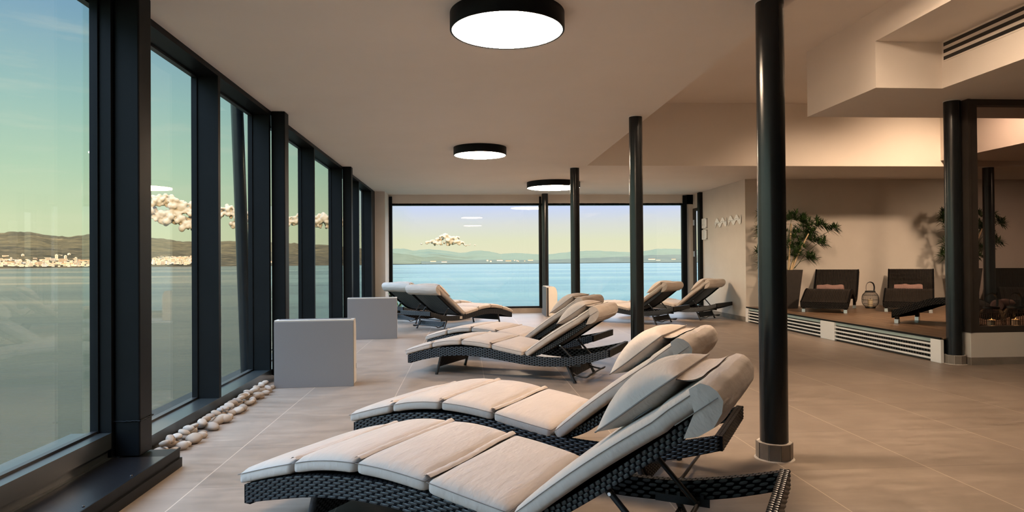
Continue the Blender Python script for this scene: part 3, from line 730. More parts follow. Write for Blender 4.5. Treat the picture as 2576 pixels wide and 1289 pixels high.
# head pillow
def pil(u, v, w_, tc=.545, yc=WL/2, hl=.165, hw=.275):
    # pillow outline with slightly drawn-in edges and pointed corners
    a = 1-.07*(1-v*v)*abs(u)**3; b_ = 1-.06*(1-u*u)*abs(v)**3
    th = (max(0, 1-u*u)**.55)*(max(0, 1-abs(v)**2.6)**.55)
    wr = .006*noise.noise(Vector((u*3, v*5, w_)))*(1-abs(u)) 
    side = 1 if w_ > 0 else -1
    z = .094+.012*math.sin(u*1.2)-.010*u+side*abs(w_)*(.088 if w_ > 0 else .060)*th+wr*th
    return Vector((tc+u*hl*a, yc+v*hw*b_, z))
mb = MB(); nU, nV = 22, 30
def pg(side):
    v = [pil(2*i/nU-1, 2*j/nV-1, side) for i in range(nU+1) for j in range(nV+1)]
    mb.add(v, [(i*(nV+1)+j, (i+1)*(nV+1)+j, (i+1)*(nV+1)+j+1, i*(nV+1)+j+1) for i in range(nU) for j in range(nV)], 0, True)
pg(1); pg(-1); PILLOW = mb.mesh('head_pillow', M_fabric)
mb = MB(); per = [pil(-1+2*k/20, -1, 0) for k in range(21)]+[pil(1, -1+2*k/20, 0) for k in range(1, 21)]+[pil(1-2*k/20, 1, 0) for k in range(1, 21)]+[pil(-1, 1-2*k/20, 0) for k in range(1, 21)]
mb.tube(per, .0028, 6); PPIPE = mb.mesh('piping', M_seam)
mb = MB(); mb.tube([pil(-.35+.5*k/8, -.80-.04*math.sin(k/8*PI), -1)+Vector((0, -.004, 0)) for k in range(9)], .003, 6); PZIP = mb.mesh('zip', M_zip)
# flap joining pillow and hood
def flap(u, v): yv = WL/2+(v-.5)*(.50); return Vector((.69+.085*u, yv, .098-.046*u-.012*math.sin(PI*u)+.0015*math.sin(v*9)))
mb = MB(); mb.grid(flap, 8, 24); mb.grid(lambda u, v: flap(u, v)-Vector((0, 0, .004)), 8, 24); FLAP = mb.mesh('pillow_flap', M_fabric)
# legs
LEGS = []
for (xt, zt, xb) in ((.056, .20, 0), (1.344, .16, 1.42)):
    for yv in (.035, WL-.035):
        mb = MB(); mb.tube([(xt, yv, zt), (xb+(xt-xb)*.08, yv, .012)], .0135, 12); mb.tube([(xb+(xt-xb)*.10, yv, .022), (xb, yv, 0)], .0155, 12, mi=1); LEGS.append(mb.mesh('leg', [M_wick, M_black]))
PANEL = []
for (xt, zt, xb, z0, z1) in ((.056, .20, 0, .075, .195), (1.344, .16, 1.42, .055, .135)):
    mb = MB(); X = lambda z: xb+(xt-xb)*z/zt
    v = [(X(z)+dx, yv, z) for dx in (-.006, .006) for z in (z0, z1) for yv in (.04, WL-.04)]
    mb.add(v, [(0, 1, 3, 2), (4, 6, 7, 5), (0, 4, 5, 1), (2, 3, 7, 6), (0, 2, 6, 4), (1, 5, 7, 3)], 0)
    for out in (-1, 1): weave(mb, lambda s, t: Vector((X(z0+(z1-z0)*t)+out*.006, .045+s, z0+(z1-z0)*t)), None, None, WL-.09, 0, lambda s: Vector((out, 0, 0)), cw=.03, rows=10 if z1 > .15 else 7, mi=1, rise=.003)
    PANEL.append(mb.mesh('leg_panel', [M_core, M_wick]))
mb = MB(); mb.tube(smooth_path([(1.37, .075, .13), (1.40, .075, .075), (1.50, .075, .052), (1.545, .10, .075), (1.55, WL/2, .08), (1.545, WL-.10, .075), (1.50, WL-.075, .052), (1.40, WL-.075, .075), (1.37, WL-.075, .13)], 60), .008, 10); HANDLE = mb.mesh('lift_handle', M_black)
def struts(ang):
    ms = []
    ca, sa = math.cos(ang), math.sin(ang)
    at_ = lambda t, w_: Vector((.965+t*ca-w_*sa, 0, .242+t*sa+w_*ca))
    a = at_(.30, -.09); b_ = Vector((1.43, 0, .165))
    for yv in (.085, WL-.085):
        mb = MB(); mb.tube([Vector((a.x, yv, a.z)), Vector((b_.x, yv, b_.z))], .0105, 10); mb.tube([at_(.30, -.055)+Vector((0, yv, 0)), Vector((a.x, yv, a.z-.004))], .012, 8, flat=.4)
        mb.tube([Vector((a.x, yv-.014, a.z)), Vector((a.x, yv+.014, a.z))], .006, 10, mi=1); ms.append(mb.mesh('strut', [M_black, M_silver]))
    mb = MB(); mb.tube([(b_.x, .06, b_.z), (b_.x, WL-.06, b_.z)], .009, 10); ms.append(mb.mesh('cross_bar', M_black))
    for yv in (.045, WL-.052):
        mb = MB()
        mb.box(1.26, 1.47, yv, yv+.007, .150, .180)
        for k in range(4): mb.box(1.30+k*.045, 1.312+k*.045, yv, yv+.007, .178, .195)
        ms.append(mb.mesh('ratchet_rack', M_black))
    return ms
def lounger(x, y, deg, bdeg, label, pillow=True):
    t = thing('sun_lounger', (x, y, 0), math.radians(deg), label=label, cat='sun lounger', group='black wicker sun loungers with taupe cushions')
    for n, k in (('side_rail', 'r0'), ('side_rail', 'r1'), ('foot_rail', 'e0'), ('head_rail', 'e1')): link(n, FR[k], t)
    link('seat_deck', DECK, t)
    for m_ in LEGS: link('leg', m_, t)
    for m_ in PANEL: link('leg_panel', m_, t)
    link('lift_handle', HANDLE, t)
    for m_ in struts(math.radians(bdeg)): link(m_.name.split('.')[0], m_, t)
    for k in range(4):
        c = link('seat_cushion', CUSH[k], t); link('piping', PIPE[k], c)
    link('joining_flap', JOIN, t)
    R3 = (0, -math.radians(bdeg), 0); pv = (.965, 0, .242)
    link('backrest', BACK, t, pv, R3)
    bc = link('back_cushion', BCUSH, t, pv, R3); link('piping', BPIPE, bc)
    h = link('head_hood', HOOD, t, pv, R3); link('piping', HPIPE, h)
    if pillow:
        p = link('head_pillow', PILLOW, t, pv, R3); link('piping', PPIPE, p); link('zip', PZIP, p); link('pillow_flap', FLAP, p)
    return t
lounger(-.666, 2.721, -30.6, 36.7, 'nearest black wicker sun lounger with taupe cushions, cut by the frame bottom')
lounger(-.390, 3.784, -30.1, 37.3, 'black wicker sun lounger second nearest, its tail by the thick column')
lounger(-.312, 6.606, -26.7, 32.8, 'nearer of the middle pair of cushioned wicker loungers, full side visible')
lounger(-.198, 7.825, -29.5, 34.5, 'farther of the middle pair of cushioned wicker loungers, half hidden behind its twin')
lounger(.110, 12.351, 227.5, 36, 'nearer of the two loungers facing the sea window, seen from its back')
lounger(-.43, 13.62, 227.5, 36, 'farther of the two loungers facing the sea window, partly behind the convector')
lounger(2.146, 12.204, -40.7, 35.5, 'cushioned wicker lounger crossed by the second column near the sea window')
lounger(3.233, 13.001, -44.2, 37.2, 'cushioned wicker lounger closest to the sign wall and door')

E_ = [o for o in bpy.data.objects if o.get('label', '').startswith('nearer of the two loungers facing')][0]
mb = MB(); mb.box(1.02, 1.075, WL+.003, WL+.006, .165, .205); mb.box(1.028, 1.067, WL+.006, WL+.007, .175, .179, 1); mb.box(1.028, 1.060, WL+.006, WL+.007, .188, .192, 1)
put('maker_tag', mb, [M_offwhite, M_ink], E_)

# ------------------------------------------------------------------ bare wicker loungers on the platform
BP = smooth_path([(0, .165), (.10, .195), (.30, .275), (.48, .335), (.64, .345), (.82, .29), (.98, .21), (1.12, .19), (1.26, .235), (1.42, .39), (1.62, .655)], 70)
BW = .68
mb = MB(); n = len(BP)
nor = []
for k in range(n):
    d = (BP[min(k+1, n-1)]-BP[max(k-1, 0)]).normalized(); nor.append(Vector((-d.y, d.x, 0)))
def surf(k, v, off): p = BP[k]; q = nor[k]; return Vector((p.x+q.x*off, v*BW, p.y+q.y*off))
NV = 28*6; vv = []
for k in range(n):
    for j in range(NV+1): vv.append(surf(k, j/NV, .004*math.sin(2*PI*28*j/NV+PI/2)))
mb.add(vv, [(k*(NV+1)+j, (k+1)*(NV+1)+j, (k+1)*(NV+1)+j+1, k*(NV+1)+j+1) for k in range(n-1) for j in range(NV)], 0, True)
mb.grid(lambda u, v: surf(min(n-1, int(round(u*(n-1)))), v, -.02), n-1, 8)
SEATB = mb.mesh('woven_seat', M_brwick)
RIM = []
for y0, y1, out in ((-.004, .012, -1), (BW-.012, BW+.004, 1)):
    mb = MB(); v = []
    for k in range(n):
        for yv, off in ((y0, .008), (y0, -.075), (y1, -.075), (y1, .008)):
            p = BP[k]; q = nor[k]; v.append((p.x+q.x*off, yv, max(.05, p.y+q.y*off)))
    mb.add(v, [(k*4+i, k*4+(i+1) % 4, (k+1)*4+(i+1) % 4, (k+1)*4+i) for k in range(n-1) for i in range(4)]+[(0, 1, 2, 3), (n*4-1, n*4-2, n*4-3, n*4-4)], 0)
    yo = y0 if out < 0 else y1
    S = [0]
    for a, b_ in zip(BP, BP[1:]): S.append(S[-1]+(b_-a).length)
    def P(s, t):
        kf = 0
        while kf < n-2 and S[kf+1] < s: kf += 1
        fr = (s-S[kf])/(S[kf+1]-S[kf]); p = BP[kf].lerp(BP[kf+1], fr); q = nor[kf].lerp(nor[kf+1], fr); off = -.075+.083*t
        return Vector((p.x+q.x*off, yo, max(.05, p.y+q.y*off)))
    weave(mb, P, None, None, S[-1]-.001, 0, lambda s: Vector((0, out, 0)), mi=1, rows=6, cw=.036)
    RIM.append(mb.mesh('side_rail', [M_core, M_brwick]))
mb = MB(); mb.box(0, .015, 0, BW, .07, .165, 0)
weave(mb, lambda s, t: Vector((0, s, .07+.09*t)), None, None, BW, 0, lambda s: Vector((-1, 0, 0)), mi=1, rows=7, cw=.036); FRONTB = mb.mesh('foot_rail', [M_core, M_brwick])
LEGB = []
for (xx, h) in ((.05, .15), (1.30, .21)):
    for yv in (.04, BW-.04):
        mb = MB(); mb.bbox(xx-.022, xx+.022, yv-.022, yv+.022, .04, h, r=.003, mi=0); a = mb.mesh('leg', M_brwick)
        mb = MB(); mb.bbox(xx-.026, xx+.026, yv-.026, yv+.026, 0, .055, r=.004); LEGB.append((a, mb.mesh('metal_foot', M_silver)))
def bare_lounger(x, y, deg, label):
    t = thing('wicker_lounger', (x, y, ZP), math.radians(deg), label=label, cat='sun lounger', group='bare brown wicker loungers on the platform')
    link('woven_seat', SEATB, t); link('foot_rail', FRONTB, t)
    for m_ in RIM: link('side_rail', m_, t)
    for a, f in LEGB: l = link('leg', a, t); link('metal_foot', f, l)
    return t
# origin = foot corner at y=0 (right-hand side looking along +x)
bare_lounger(5.84, 9.93, 53.5, 'bare brown wicker lounger on the platform beside the potted bamboo')
bare_lounger(7.11, 9.78, 54, 'bare brown wicker lounger on the platform behind the side-on lounger')
bare_lounger(5.50, 8.36, -57, 'bare wicker lounger seen side-on at the platform edge, half behind the corner column')
bare_lounger(9.12, 9.85, 54, 'bare wicker lounger seen only through the smoked glass')

# rolled towels
def towel(x, y, z, deg, L, r, label, lean=0):
    t = thing('rolled_towel', (x, y, z), math.radians(deg), label=label, cat='towel', group='rolled mauve towels')
    mb = MB(); pts = [(-L/2+L*k/14, 0, r*.92+.006*math.sin(k*.9)+lean*max(0, k/14-.85)) for k in range(15)]
    v = []; f = []; n_ = 22
    for k, p in enumerate(pts):
        rr_ = r*(1+.03*math.sin(k*1.7)); 
        if k in (0, 14): rr_ *= .93
        for i in range(n_):
            a = 2*PI*i/n_; d = rr_*(1+.035*noise.noise(Vector((k*.6, math.cos(a)*2, math.sin(a)*2+x)))); v.append((p[0], d*math.cos(a)*1.12, max(0, p[2]+d*math.sin(a))))
    for k in range(14):
        for i in range(n_): j = (i+1) % n_; f.append((k*n_+i, k*n_+j, (k+1)*n_+j, (k+1)*n_+i))
    mb.add(v, f, 0, True); mb.add(v[:n_], [tuple(range(n_))]); mb.add(v[-n_:], [tuple(range(n_))]); put('roll', mb, M_towel, t)
    mb = MB()
    for sx_ in (-1, 1):
        sp = [(sx_*(L/2+.002), (r*.9*q/26)*math.cos(q*.62), r*.92+(r*.85*q/26)*math.sin(q*.62)) for q in range(1, 27)]; mb.tube(sp, .004, 5)
    put('spiral_edge', mb, M_towel, t)
def on_lounger(x, y, deg, u, v):
    a = math.radians(deg); return (x+u*math.cos(a)-v*math.sin(a), y+u*math.sin(a)+v*math.cos(a))
px, py = on_lounger(5.84, 9.93, 53.5, .90, .36); towel(px, py, ZP+.285, 53.5+90, .40, .065, 'rolled mauve towel on the lounger beside the potted bamboo')
px, py = on_lounger(7.11, 9.78, 54, .92, .36); towel(px, py, ZP+.285, 54+90, .40, .065, 'rolled mauve towel on the lounger right of the lantern')
px, py = on_lounger(5.50, 8.36, -57, 1.12, .34); towel(px, py, ZP+.215, -57+90, .42, .065, 'rolled mauve towel behind the smoked glass on the side-on lounger')

# ------------------------------------------------------------------ lanterns
def lantern(x, y, sc, label, lit):
    t = thing('wire_lantern', (x, y, ZP), label=label, cat='lantern', group='black wire candle lanterns')
    mb = MB(); mb.lathe([(.075, 0), (.08, .006), (.08, .02), (.06, .026), (.02, .028)], 32); put('base', mb, M_black, t)
    mb = MB(); prof = smooth_path([(.075, .02), (.118, .07), (.130, .14), (.120, .22), (.075, .275)], 14)
    for k in range(36):
        a = 2*PI*k/36; mb.tube([(p.x*math.cos(a), p.x*math.sin(a), p.y) for p in prof], .0018, 4, cap=False)
    for zz, r in ((.07, .118), (.14, .130), (.22, .120)): mb.tube([(r*math.cos(2*PI*i/40), r*math.sin(2*PI*i/40), zz) for i in range(41)], .0025, 5, cap=False)
    put('wire_cage', mb, M_black, t)
    mb = MB(); mb.lathe([(.078, .270), (.080, .275), (.080, .292), (.074, .296), (.06, .296), (.06, .27)], 32, cap=False); put('top_ring', mb, M_black, t)
    mb = MB(); hp = smooth_path([(-.072, 0, .285), (-.078, 0, .36), (-.055, 0, .42), (0, 0, .442), (.055, 0, .42), (.078, 0, .36), (.072, 0, .285)], 30)
    mb.tube(hp, .012, 8, flat=.25); o = put('carry_handle', mb, M_black, t); o.rotation_euler = (0, 0, .1)
    mb = MB(); mb.lathe([(.038, .026), (.038, .145), (.034, .150), (.004, .146)], 24); c = put('candle', mb, M_candle, t)
    mb = MB(); mb.lathe([(.001, .146), (.0045, .152), (.004, .159), (.0008, .168)], 10); put('flame' if lit else 'wick', mb, M_flame if lit else M_black, c)
    if lit:
        l = bpy.data.lights.new('candle_glow', 'POINT'); l.energy = .5; l.color = (1, .5, .18); l.shadow_soft_size = .01
        o = bpy.data.objects.new('candle_glow', l); col.objects.link(o); o.parent = t; o.location = (0, 0, .19)
lantern(6.85, 10.98, 1, 'black wire candle lantern standing between the two bare loungers', False)
lantern(5.83, 7.1, 1, 'left black wire lantern behind the smoked glass partition', True)
lantern(6.13, 7.12, 1, 'right black wire lantern behind the smoked glass partition', True)

# ------------------------------------------------------------------ bamboo plants
def leaf_add(mb, base, d, L, wd, rng):
    d = d.normalized(); s = d.cross(Vector((0, 0, 1))); s = s.normalized() if s.length > .05 else Vector((1, 0, 0)); s = (s+Vector((rng.uniform(-.4, .4), rng.uniform(-.4, .4), rng.uniform(-.4, .4)))).normalized(); s = (s-d*s.dot(d)).normalized()
    up = s.cross(d); prof = [(0, .15), (.18, .75), (.42, 1), (.75, .6), (1, .02)]
    v = []
    for a, ww in prof:
        c = base+d*L*a-Vector((0, 0, .18*L*a*a)); v += [c-s*wd*ww+up*wd*.25*ww, c, c+s*wd*ww+up*wd*.25*ww]
    mb.add(v, [(3*k+i, 3*k+3+i, 3*k+4+i, 3*k+1+i) for k in range(4) for i in (0, 1)], 0, True)
def bamboo(x, y, label, seed, sprays):
    rng = random.Random(seed)
    t = thing('potted_bamboo', (x, y, ZP), label=label, cat='potted plant', group='tall bamboo plants in charcoal planters')
    mb = MB(); h = .66; a, b_ = .13, .19
    v = []
    for z, r in ((0, a), (h, b_), (h, b_-.018), (h-.05, b_-.022)): v += [(-r, -r, z), (r, -r, z), (r, r, z), (-r, r, z)]
    mb.add(v, [(k*4+i, k*4+(i+1) % 4, (k+1)*4+(i+1) % 4, (k+1)*4+i) for k in range(3) for i in range(4)]+[(3, 2, 1, 0)]); put('pot', mb, M_pot, t, rot=(0, 0, .15))
    mb = MB(); mb.box(-.18, .18, -.18, .18, h-.07, h-.04); put('soil', mb, M_soil, t, rot=(0, 0, .15))
    fol = MB()
    for (tx, tz, dep) in sprays['canes']:
        p0 = Vector((tx*.18, rng.uniform(-.05, .05), h-.05)); p1 = Vector((tx, dep, tz)); 
        pts = [p0.lerp(p1, k/8)+Vector((0, 0, .03*math.sin(PI*k/8))) for k in range(9)]
        mb = MB(); mb.tube(pts, .016, 8, r1=.011)
        for k in (2, 4, 6): mb.tube([pts[k]-(pts[k+1]-pts[k])*.03, pts[k]+(pts[k+1]-pts[k])*.03], .019, 8)
        put('cane', mb, M_cane, t)
    for (sx_, sz_, dep, nn, r) in sprays['clumps']:
        c = Vector((sx_, dep, sz_)); root = Vector((sx_*.25, 0, max(h-.02, sz_-.45)))
        fol.tube([root, root.lerp(c, .5)+Vector((0, 0, .05)), c], .004, 5, mi=0)
        for q in range(int(nn*1.7)):
            tip = c+Vector((rng.gauss(0, r), rng.gauss(0, r*.6), rng.gauss(0, r*.75)))
            dd = (tip-root).normalized()+Vector((0, 0, .15)); 
            for l_ in range(9):
                ang = (l_-4)*.36; side = Vector((dd.x*math.cos(ang)-dd.z*math.sin(ang), dd.y+rng.uniform(-.5, .5), dd.x*math.sin(ang)+dd.z*math.cos(ang)))
                leaf_add(fol, tip, side, rng.uniform(.09, .16), rng.uniform(.008, .0125), rng)
    put('foliage', fol, M_leaf, t)
    return t
D1 = 11.3/F_PX
def off1(px_, py_): return ((px_-1965)*D1, (680-py_)*D1+.66)
cl = []
for (px_, py_, nn, r) in ((1910, 548, 7, .06), (1905, 575, 6, .05), (1925, 590, 7, .06), (1915, 637, 6, .045), (1912, 662, 3, .03), (1995, 545, 8, .07), (2012, 560, 8, .06), (2000, 590, 9, .08), (2035, 572, 8, .06), (2062, 565, 8, .06), (2085, 578, 6, .05), (2045, 590, 8, .06), (2060, 610, 7, .06), (2020, 615, 9, .08), (2005, 640, 8, .07), (2030, 650, 7, .05), (1960, 560, 9, .09), (1960, 610, 9, .09), (1965, 650, 8, .07)):
    q_ = at_dist(px_, py_, 11.22); u, z = q_.x-5.50, q_.z-ZP; cl.append((u, z, random.Random(px_).uniform(-.14, .10), nn, r))
bamboo(5.50, 11.22, 'bushy bamboo plant in a tall charcoal planter behind the thick column', 4, dict(canes=[(.38, 1.28, -.05), (.10, 1.45, 0), (-.3, 1.3, .02), (.28, 1.15, .08)], clumps=cl))
cl = []
for (px_, py_, nn, r) in ((2368, 552, 5, .045), (2385, 535, 6, .05), (2380, 570, 5, .05), (2385, 620, 6, .05), (2378, 645, 4, .035), (2410, 540, 8, .07), (2425, 580, 9, .08), (2430, 620, 8, .08), (2450, 545, 8, .07), (2465, 575, 8, .07), (2475, 610, 7, .06), (2500, 550, 7, .05), (2515, 560, 5, .04), (2505, 595, 7, .05), (2512, 610, 5, .04), (2450, 640, 8, .07)):
    q_ = at_dist(px_, py_, 11.22); u, z = q_.x-8.72, q_.z-ZP; cl.append((u, z, random.Random(px_).uniform(-.14, .10), nn, r))
bamboo(8.72, 11.22, 'bushy bamboo plant in a planter behind the corner column and smoked glass', 9, dict(canes=[(.3, 1.35, -.05), (0, 1.45, 0), (-.25, 1.35, .02)], clumps=cl))
# small leafy plant by the far left corner
t = thing('potted_leafy_plant', (-1.33, 13.45, 0), label='small green leafy pot plant in the far left corner behind the loungers', cat='potted plant')
mb = MB(); mb.lathe([(.09, 0), (.12, .20), (.11, .20), (.10, .17)], 24, cap=False); mb.lathe([(.001, .17), (.10, .17)], 24, cap=False); put('pot', mb, M_pot, t)
rng = random.Random(2); fol = MB()
for k in range(60):
    a = rng.uniform(0, 2*PI); el_ = rng.uniform(.2, 1.4); d = Vector((math.cos(a)*math.cos(el_), math.sin(a)*math.cos(el_), math.sin(el_))); Ls = rng.uniform(.08, .36)
    p = Vector((0, 0, .17))+d*Ls; fol.tube([(0, 0, .17), p], .002, 4); leaf_add(fol, p, d+Vector((0, 0, -.3)), rng.uniform(.08, .13), rng.uniform(.022, .032), rng)
put('foliage', fol, M_leaf2, t)

# ------------------------------------------------------------------ the world outside: sea, coast, mountains, town, clouds
SEA = -22.0
m, N, b = pbr('sea_water', (.05, .17, .2), .1, spec=.13); b.inputs['IOR'].default_value = 1.2
geo = N.new('ShaderNodeNewGeometry'); pos = geo.outputs['Position']
big = N.noise(N.mapping(pos, (.0006, .0030, .0006), rot=(0, 0, .25)), 1.0, 5, .6)
sg = N.new('ShaderNodeSeparateXYZ'); N.l.new(pos, sg.inputs[0])
bay = N.m('MULTIPLY', N.m('ADD', N.m('ADD', N.m('ARCTAN2', sg.outputs[0], sg.outputs[1]), .32), N.m('MULTIPLY', N.m('SUBTRACT', big, .5), .5)), 4.0, clamp=True)   # open turquoise bay against the greener inshore water
turq = N.ramp(big, [(.35, (.024, .082, .080)), (.52, (.055, .130, .112)), (.66, (.13, .20, .155))]); green = N.ramp(big, [(.35, (.022, .027, .022)), (.50, (.056, .052, .034)), (.62, (.15, .112, .060))])
N.l.new(N.mix(bay, green, turq), b.inputs['Base Color'])
w1 = N.noise(N.mapping(pos, (.25, .6, .3)), 1.0, 6, .62); w2 = N.noise(N.mapping(pos, (.02, .05, .02)), 1.0, 4, .6)
N.l.new(N.ramp(big, [(.4, (.22, .22, .22)), (.7, (.08, .08, .08))]), b.inputs['Roughness'])
bump(N, b, N.m('ADD', w1, N.m('MULTIPLY', w2, 3.0)), .9, 1.0)
M_sea = m
mb = MB()
ring = [0, 60, 200, 700, 2500, 8000, 20000, 45000]
v = []; n_ = 48
for r in ring[1:]: v += [(r*math.cos(2*PI*k/n_), r*math.sin(2*PI*k/n_), SEA-(r*r/(2*6.371e6) if r > 2000 else 0)) for k in range(n_)]
f = [(q*n_+k, q*n_+(k+1) % n_, (q+1)*n_+(k+1) % n_, (q+1)*n_+k) for q in range(len(ring)-2) for k in range(n_)]+[tuple(range(n_))]
mb.add(v, f, 0, True); tag(put('sea', mb, M_sea), kind='structure')

def landmat(name, c1, c2, scale, c3=None):
    m, N, b = pbr(name, c1, 1.0, spec=.05)
    p = N.new('ShaderNodeNewGeometry').outputs['Position']
    n_ = N.noise(N.mapping(p, (scale, scale, scale*2.5)), 1.0, 7, .65)
    st = [(.35, c1), (.62, c2)]
    if c3: st.append((.74, c3))
    N.l.new(N.ramp(n_, st), b.inputs['Base Color']); bump(N, b, n_, .6, 40); return m
M_hill_near = landmat('scrub_hillside', (.042, .030, .013), (.10, .066, .026), .0035, (.19, .115, .048))
M_hill_slope = landmat('brown_slope', (.026, .020, .009), (.085, .056, .024), .006, (.16, .10, .042))
M_hill_mid = landmat('haze_tinted_green_hill', (.10, .105, .060), (.13, .13, .075), .0022)  # aerial haze put into the base colour
M_hill_far = landmat('haze_tinted_far_mountain', (.125, .138, .085), (.145, .155, .095), .0012)  # paler still: distance haze put into the base colour
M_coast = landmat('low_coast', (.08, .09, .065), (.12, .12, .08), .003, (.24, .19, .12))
def ridge(name, pts, R_, Rs, mat, seed, base_px=None, rough=1.0, nr=10):
    """mountain range: crest along the given skyline at horizontal distance R_, foothills falling to the sea at distance Rs"""
    xs = [p[0] for p in pts]; n_ = max(30, int((xs[-1]-xs[0])/3)); v = []
    for i in range(n_+1):
        px_ = xs[0]+(xs[-1]-xs[0])*i/n_; py_ = interp(pts, px_)
        d = ray(px_, py_); hd = Vector((d.x, d.y)); k = R_/hd.length; top = CAM+d*k
        jit = 1+.0
        a = math.atan2(d.x, d.y)
        for j in range(nr+1):
            u = j/nr; dist = Rs+(R_-Rs)*u; prof = u**1.3
            hgt_ = SEA-6+(top.z-SEA+6)*prof
            amp = (top.z-SEA)*.13*math.sin(PI*u)*rough
            q = Vector((a*26+seed, u*3.1, seed)); hgt_ += amp*(noise.noise(q)+.5*noise.noise(q*2.3))
            dirv = hd.normalized(); v.append((dirv.x*dist, dirv.y*dist, hgt_))
        # back slope gives the range its own thickness
        v.append((dirv.x*(R_*1.12), dirv.y*(R_*1.12), SEA-30))
    w_ = nr+2; mb = MB(); mb.add(v, [(i*w_+j, (i+1)*w_+j, (i+1)*w_+j+1, i*w_+j+1) for i in range(n_) for j in range(w_-1)], 0, True)
    return tag(put(name, mb, mat), kind='structure')
def jag(pts, amp, step=8, seed=0):
    out = []; x = pts[0][0]
    while x <= pts[-1][0]: out.append((x, interp(pts, x)+amp*noise.noise(Vector((x*.06, seed, 0)))+amp*.5*noise.noise(Vector((x*.19, seed, 3))))); x += step
    out.append(pts[-1]); return out
ridge('mountain_range', jag([(-300, 620), (-120, 600), (0, 586), (35, 583), (75, 584), (120, 592), (170, 597), (205, 592), (232, 588), (300, 590), (350, 596), (384, 599), (420, 602), (460, 608), (500, 608), (560, 607), (640, 607), (700, 611), (760, 614), (830, 617), (880, 622), (930, 630), (970, 634)], 2.5, 8, 1), 13500, 9200, M_hill_near, 1)
ridge('mountain_slope', jag([(-300, 628), (-100, 622), (0, 620), (80, 622), (160, 625), (240, 626), (330, 630), (400, 634), (460, 635), (520, 638), (640, 640), (760, 643), (850, 647), (960, 650)], 2, 8, 5), 10200, 8300, M_hill_slope, 5)
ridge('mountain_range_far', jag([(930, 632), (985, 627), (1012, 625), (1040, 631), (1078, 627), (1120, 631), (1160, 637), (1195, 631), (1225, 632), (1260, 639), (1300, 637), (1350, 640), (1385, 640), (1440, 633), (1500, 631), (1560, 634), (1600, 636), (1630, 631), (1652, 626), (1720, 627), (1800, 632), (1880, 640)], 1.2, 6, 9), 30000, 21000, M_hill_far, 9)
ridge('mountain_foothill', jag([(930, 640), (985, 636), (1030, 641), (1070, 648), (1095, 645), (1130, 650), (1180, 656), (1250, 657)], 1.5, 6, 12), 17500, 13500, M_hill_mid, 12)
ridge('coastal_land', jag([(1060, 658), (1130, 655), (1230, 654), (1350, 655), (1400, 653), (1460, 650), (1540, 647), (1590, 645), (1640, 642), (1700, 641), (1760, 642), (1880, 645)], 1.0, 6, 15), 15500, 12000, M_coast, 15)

# town buildings on the far shore
m, N, b = pbr('sunlit_render', (.7, .6, .4), .9); M_town = m
oi = N.new('ShaderNodeObjectInfo'); N.l.new(N.ramp(oi.outputs['Random'], [(0, (.50, .38, .23)), (.4, (.58, .48, .33)), (.7, (.45, .30, .17)), (1, (.62, .56, .46))]), b.inputs['Base Color'])
M_roof = mottled('terracotta_roof', (.45, .18, .08), (.55, .25, .12), .05, .9)
m, N, b = pbr('sunlit_render_cluster', (.7, .6, .4), .9); M_town2 = m
gi = N.new('ShaderNodeNewGeometry'); N.l.new(N.ramp(gi.outputs['Random Per Island'], [(0, (.40, .29, .17)), (.4, (.52, .42, .27)), (.7, (.16, .11, .06)), (1, (.58, .50, .38))]), b.inputs['Base Color'])
def house_mesh(kind):
    mb = MB()
    if kind == 0: # gabled house
        mb.box(-9, 9, -7, 7, 0, 9); mb.prism([(-8, 9), (8, 9), (0, 14)], -10, 10, mi=1, axis='x')
    elif kind == 1: # slab block with window recess bands
        mb.box(-16, 16, -7, 7, 0, 26); 
        for k in range(6): mb.box(-14, 14, -7.4, -7, 3+k*4, 4.6+k*4, 2)
    elif kind == 2: # tower
        mb.box(-9, 9, -9, 9, 0, 44); mb.box(-4, 4, -4, 4, 44, 48)
        for k in range(10): mb.box(-7, 7, -9.4, -9, 3+k*4, 4.6+k*4, 2)
    else: # long hall with flat roof
        mb.box(-38, 38, -10, 10, 0, 11); mb.box(-38, 38, -11, -10, 9, 12, 1)
    return mb.mesh('building', [M_town, M_roof, M_black])
HM = [house_mesh(k) for k in range(4)]
random.seed(21)
kinds = ['small gabled house in the sunlit town on the far shore', 'pale apartment block in the sunlit town on the far shore', 'pale tower block rising over the town on the far shore', 'long low waterfront hall of the town on the far shore']
cats = ['house', 'apartment block', 'tower block', 'hall']; grp = ['gabled houses of the far town', 'apartment blocks of the far town', 'tower blocks of the far town', 'waterfront halls of the far town']
def town_pt(px_, py_, R_):
    d = ray(px_, py_); k = R_/math.hypot(d.x, d.y); return CAM+d*k
PLACED = []
def put_house(px_, py_, R_, kind, s):
    p = town_pt(px_, py_, R_); rad = (11, 17, 12, 39)[kind]*s
    if any(math.hypot(p.x-q[0], p.y-q[1]) < (rad+q[2])*.95 for q in PLACED): return
    PLACED.append((p.x, p.y, rad)); o = link('town_building', HM[kind], None, (p.x, p.y, p.z), (0, 0, math.atan2(-p.x, p.y)+random.uniform(-.5, .5))); o.scale = (s, s, s)
    tag(o, kinds[kind], cats[kind], grp[kind])
for (x0, x1, yt, yb, cnt) in ((-60, 236, 648, 672, 210), (384, 498, 648, 667, 80), (640, 760, 655, 665, 10)):
    for k in range(cnt):
        px_ = random.uniform(x0, x1); v_ = random.random(); py_ = yb-(yb-yt)*v_*(1 if x0 < 300 else (.5+.5*(px_-384)/114 if px_ > 384 else 1))
        R_ = 8280+(yb-py_)/(yb-yt)*1500
        r_ = random.random(); kind = 0 if r_ < .66 else (1 if r_ < .84 else (2 if r_ < .90 else 3)); 
        put_house(px_, py_, R_, kind, random.uniform(1.0, 1.9)*(.8 if kind in (2,) else 1))
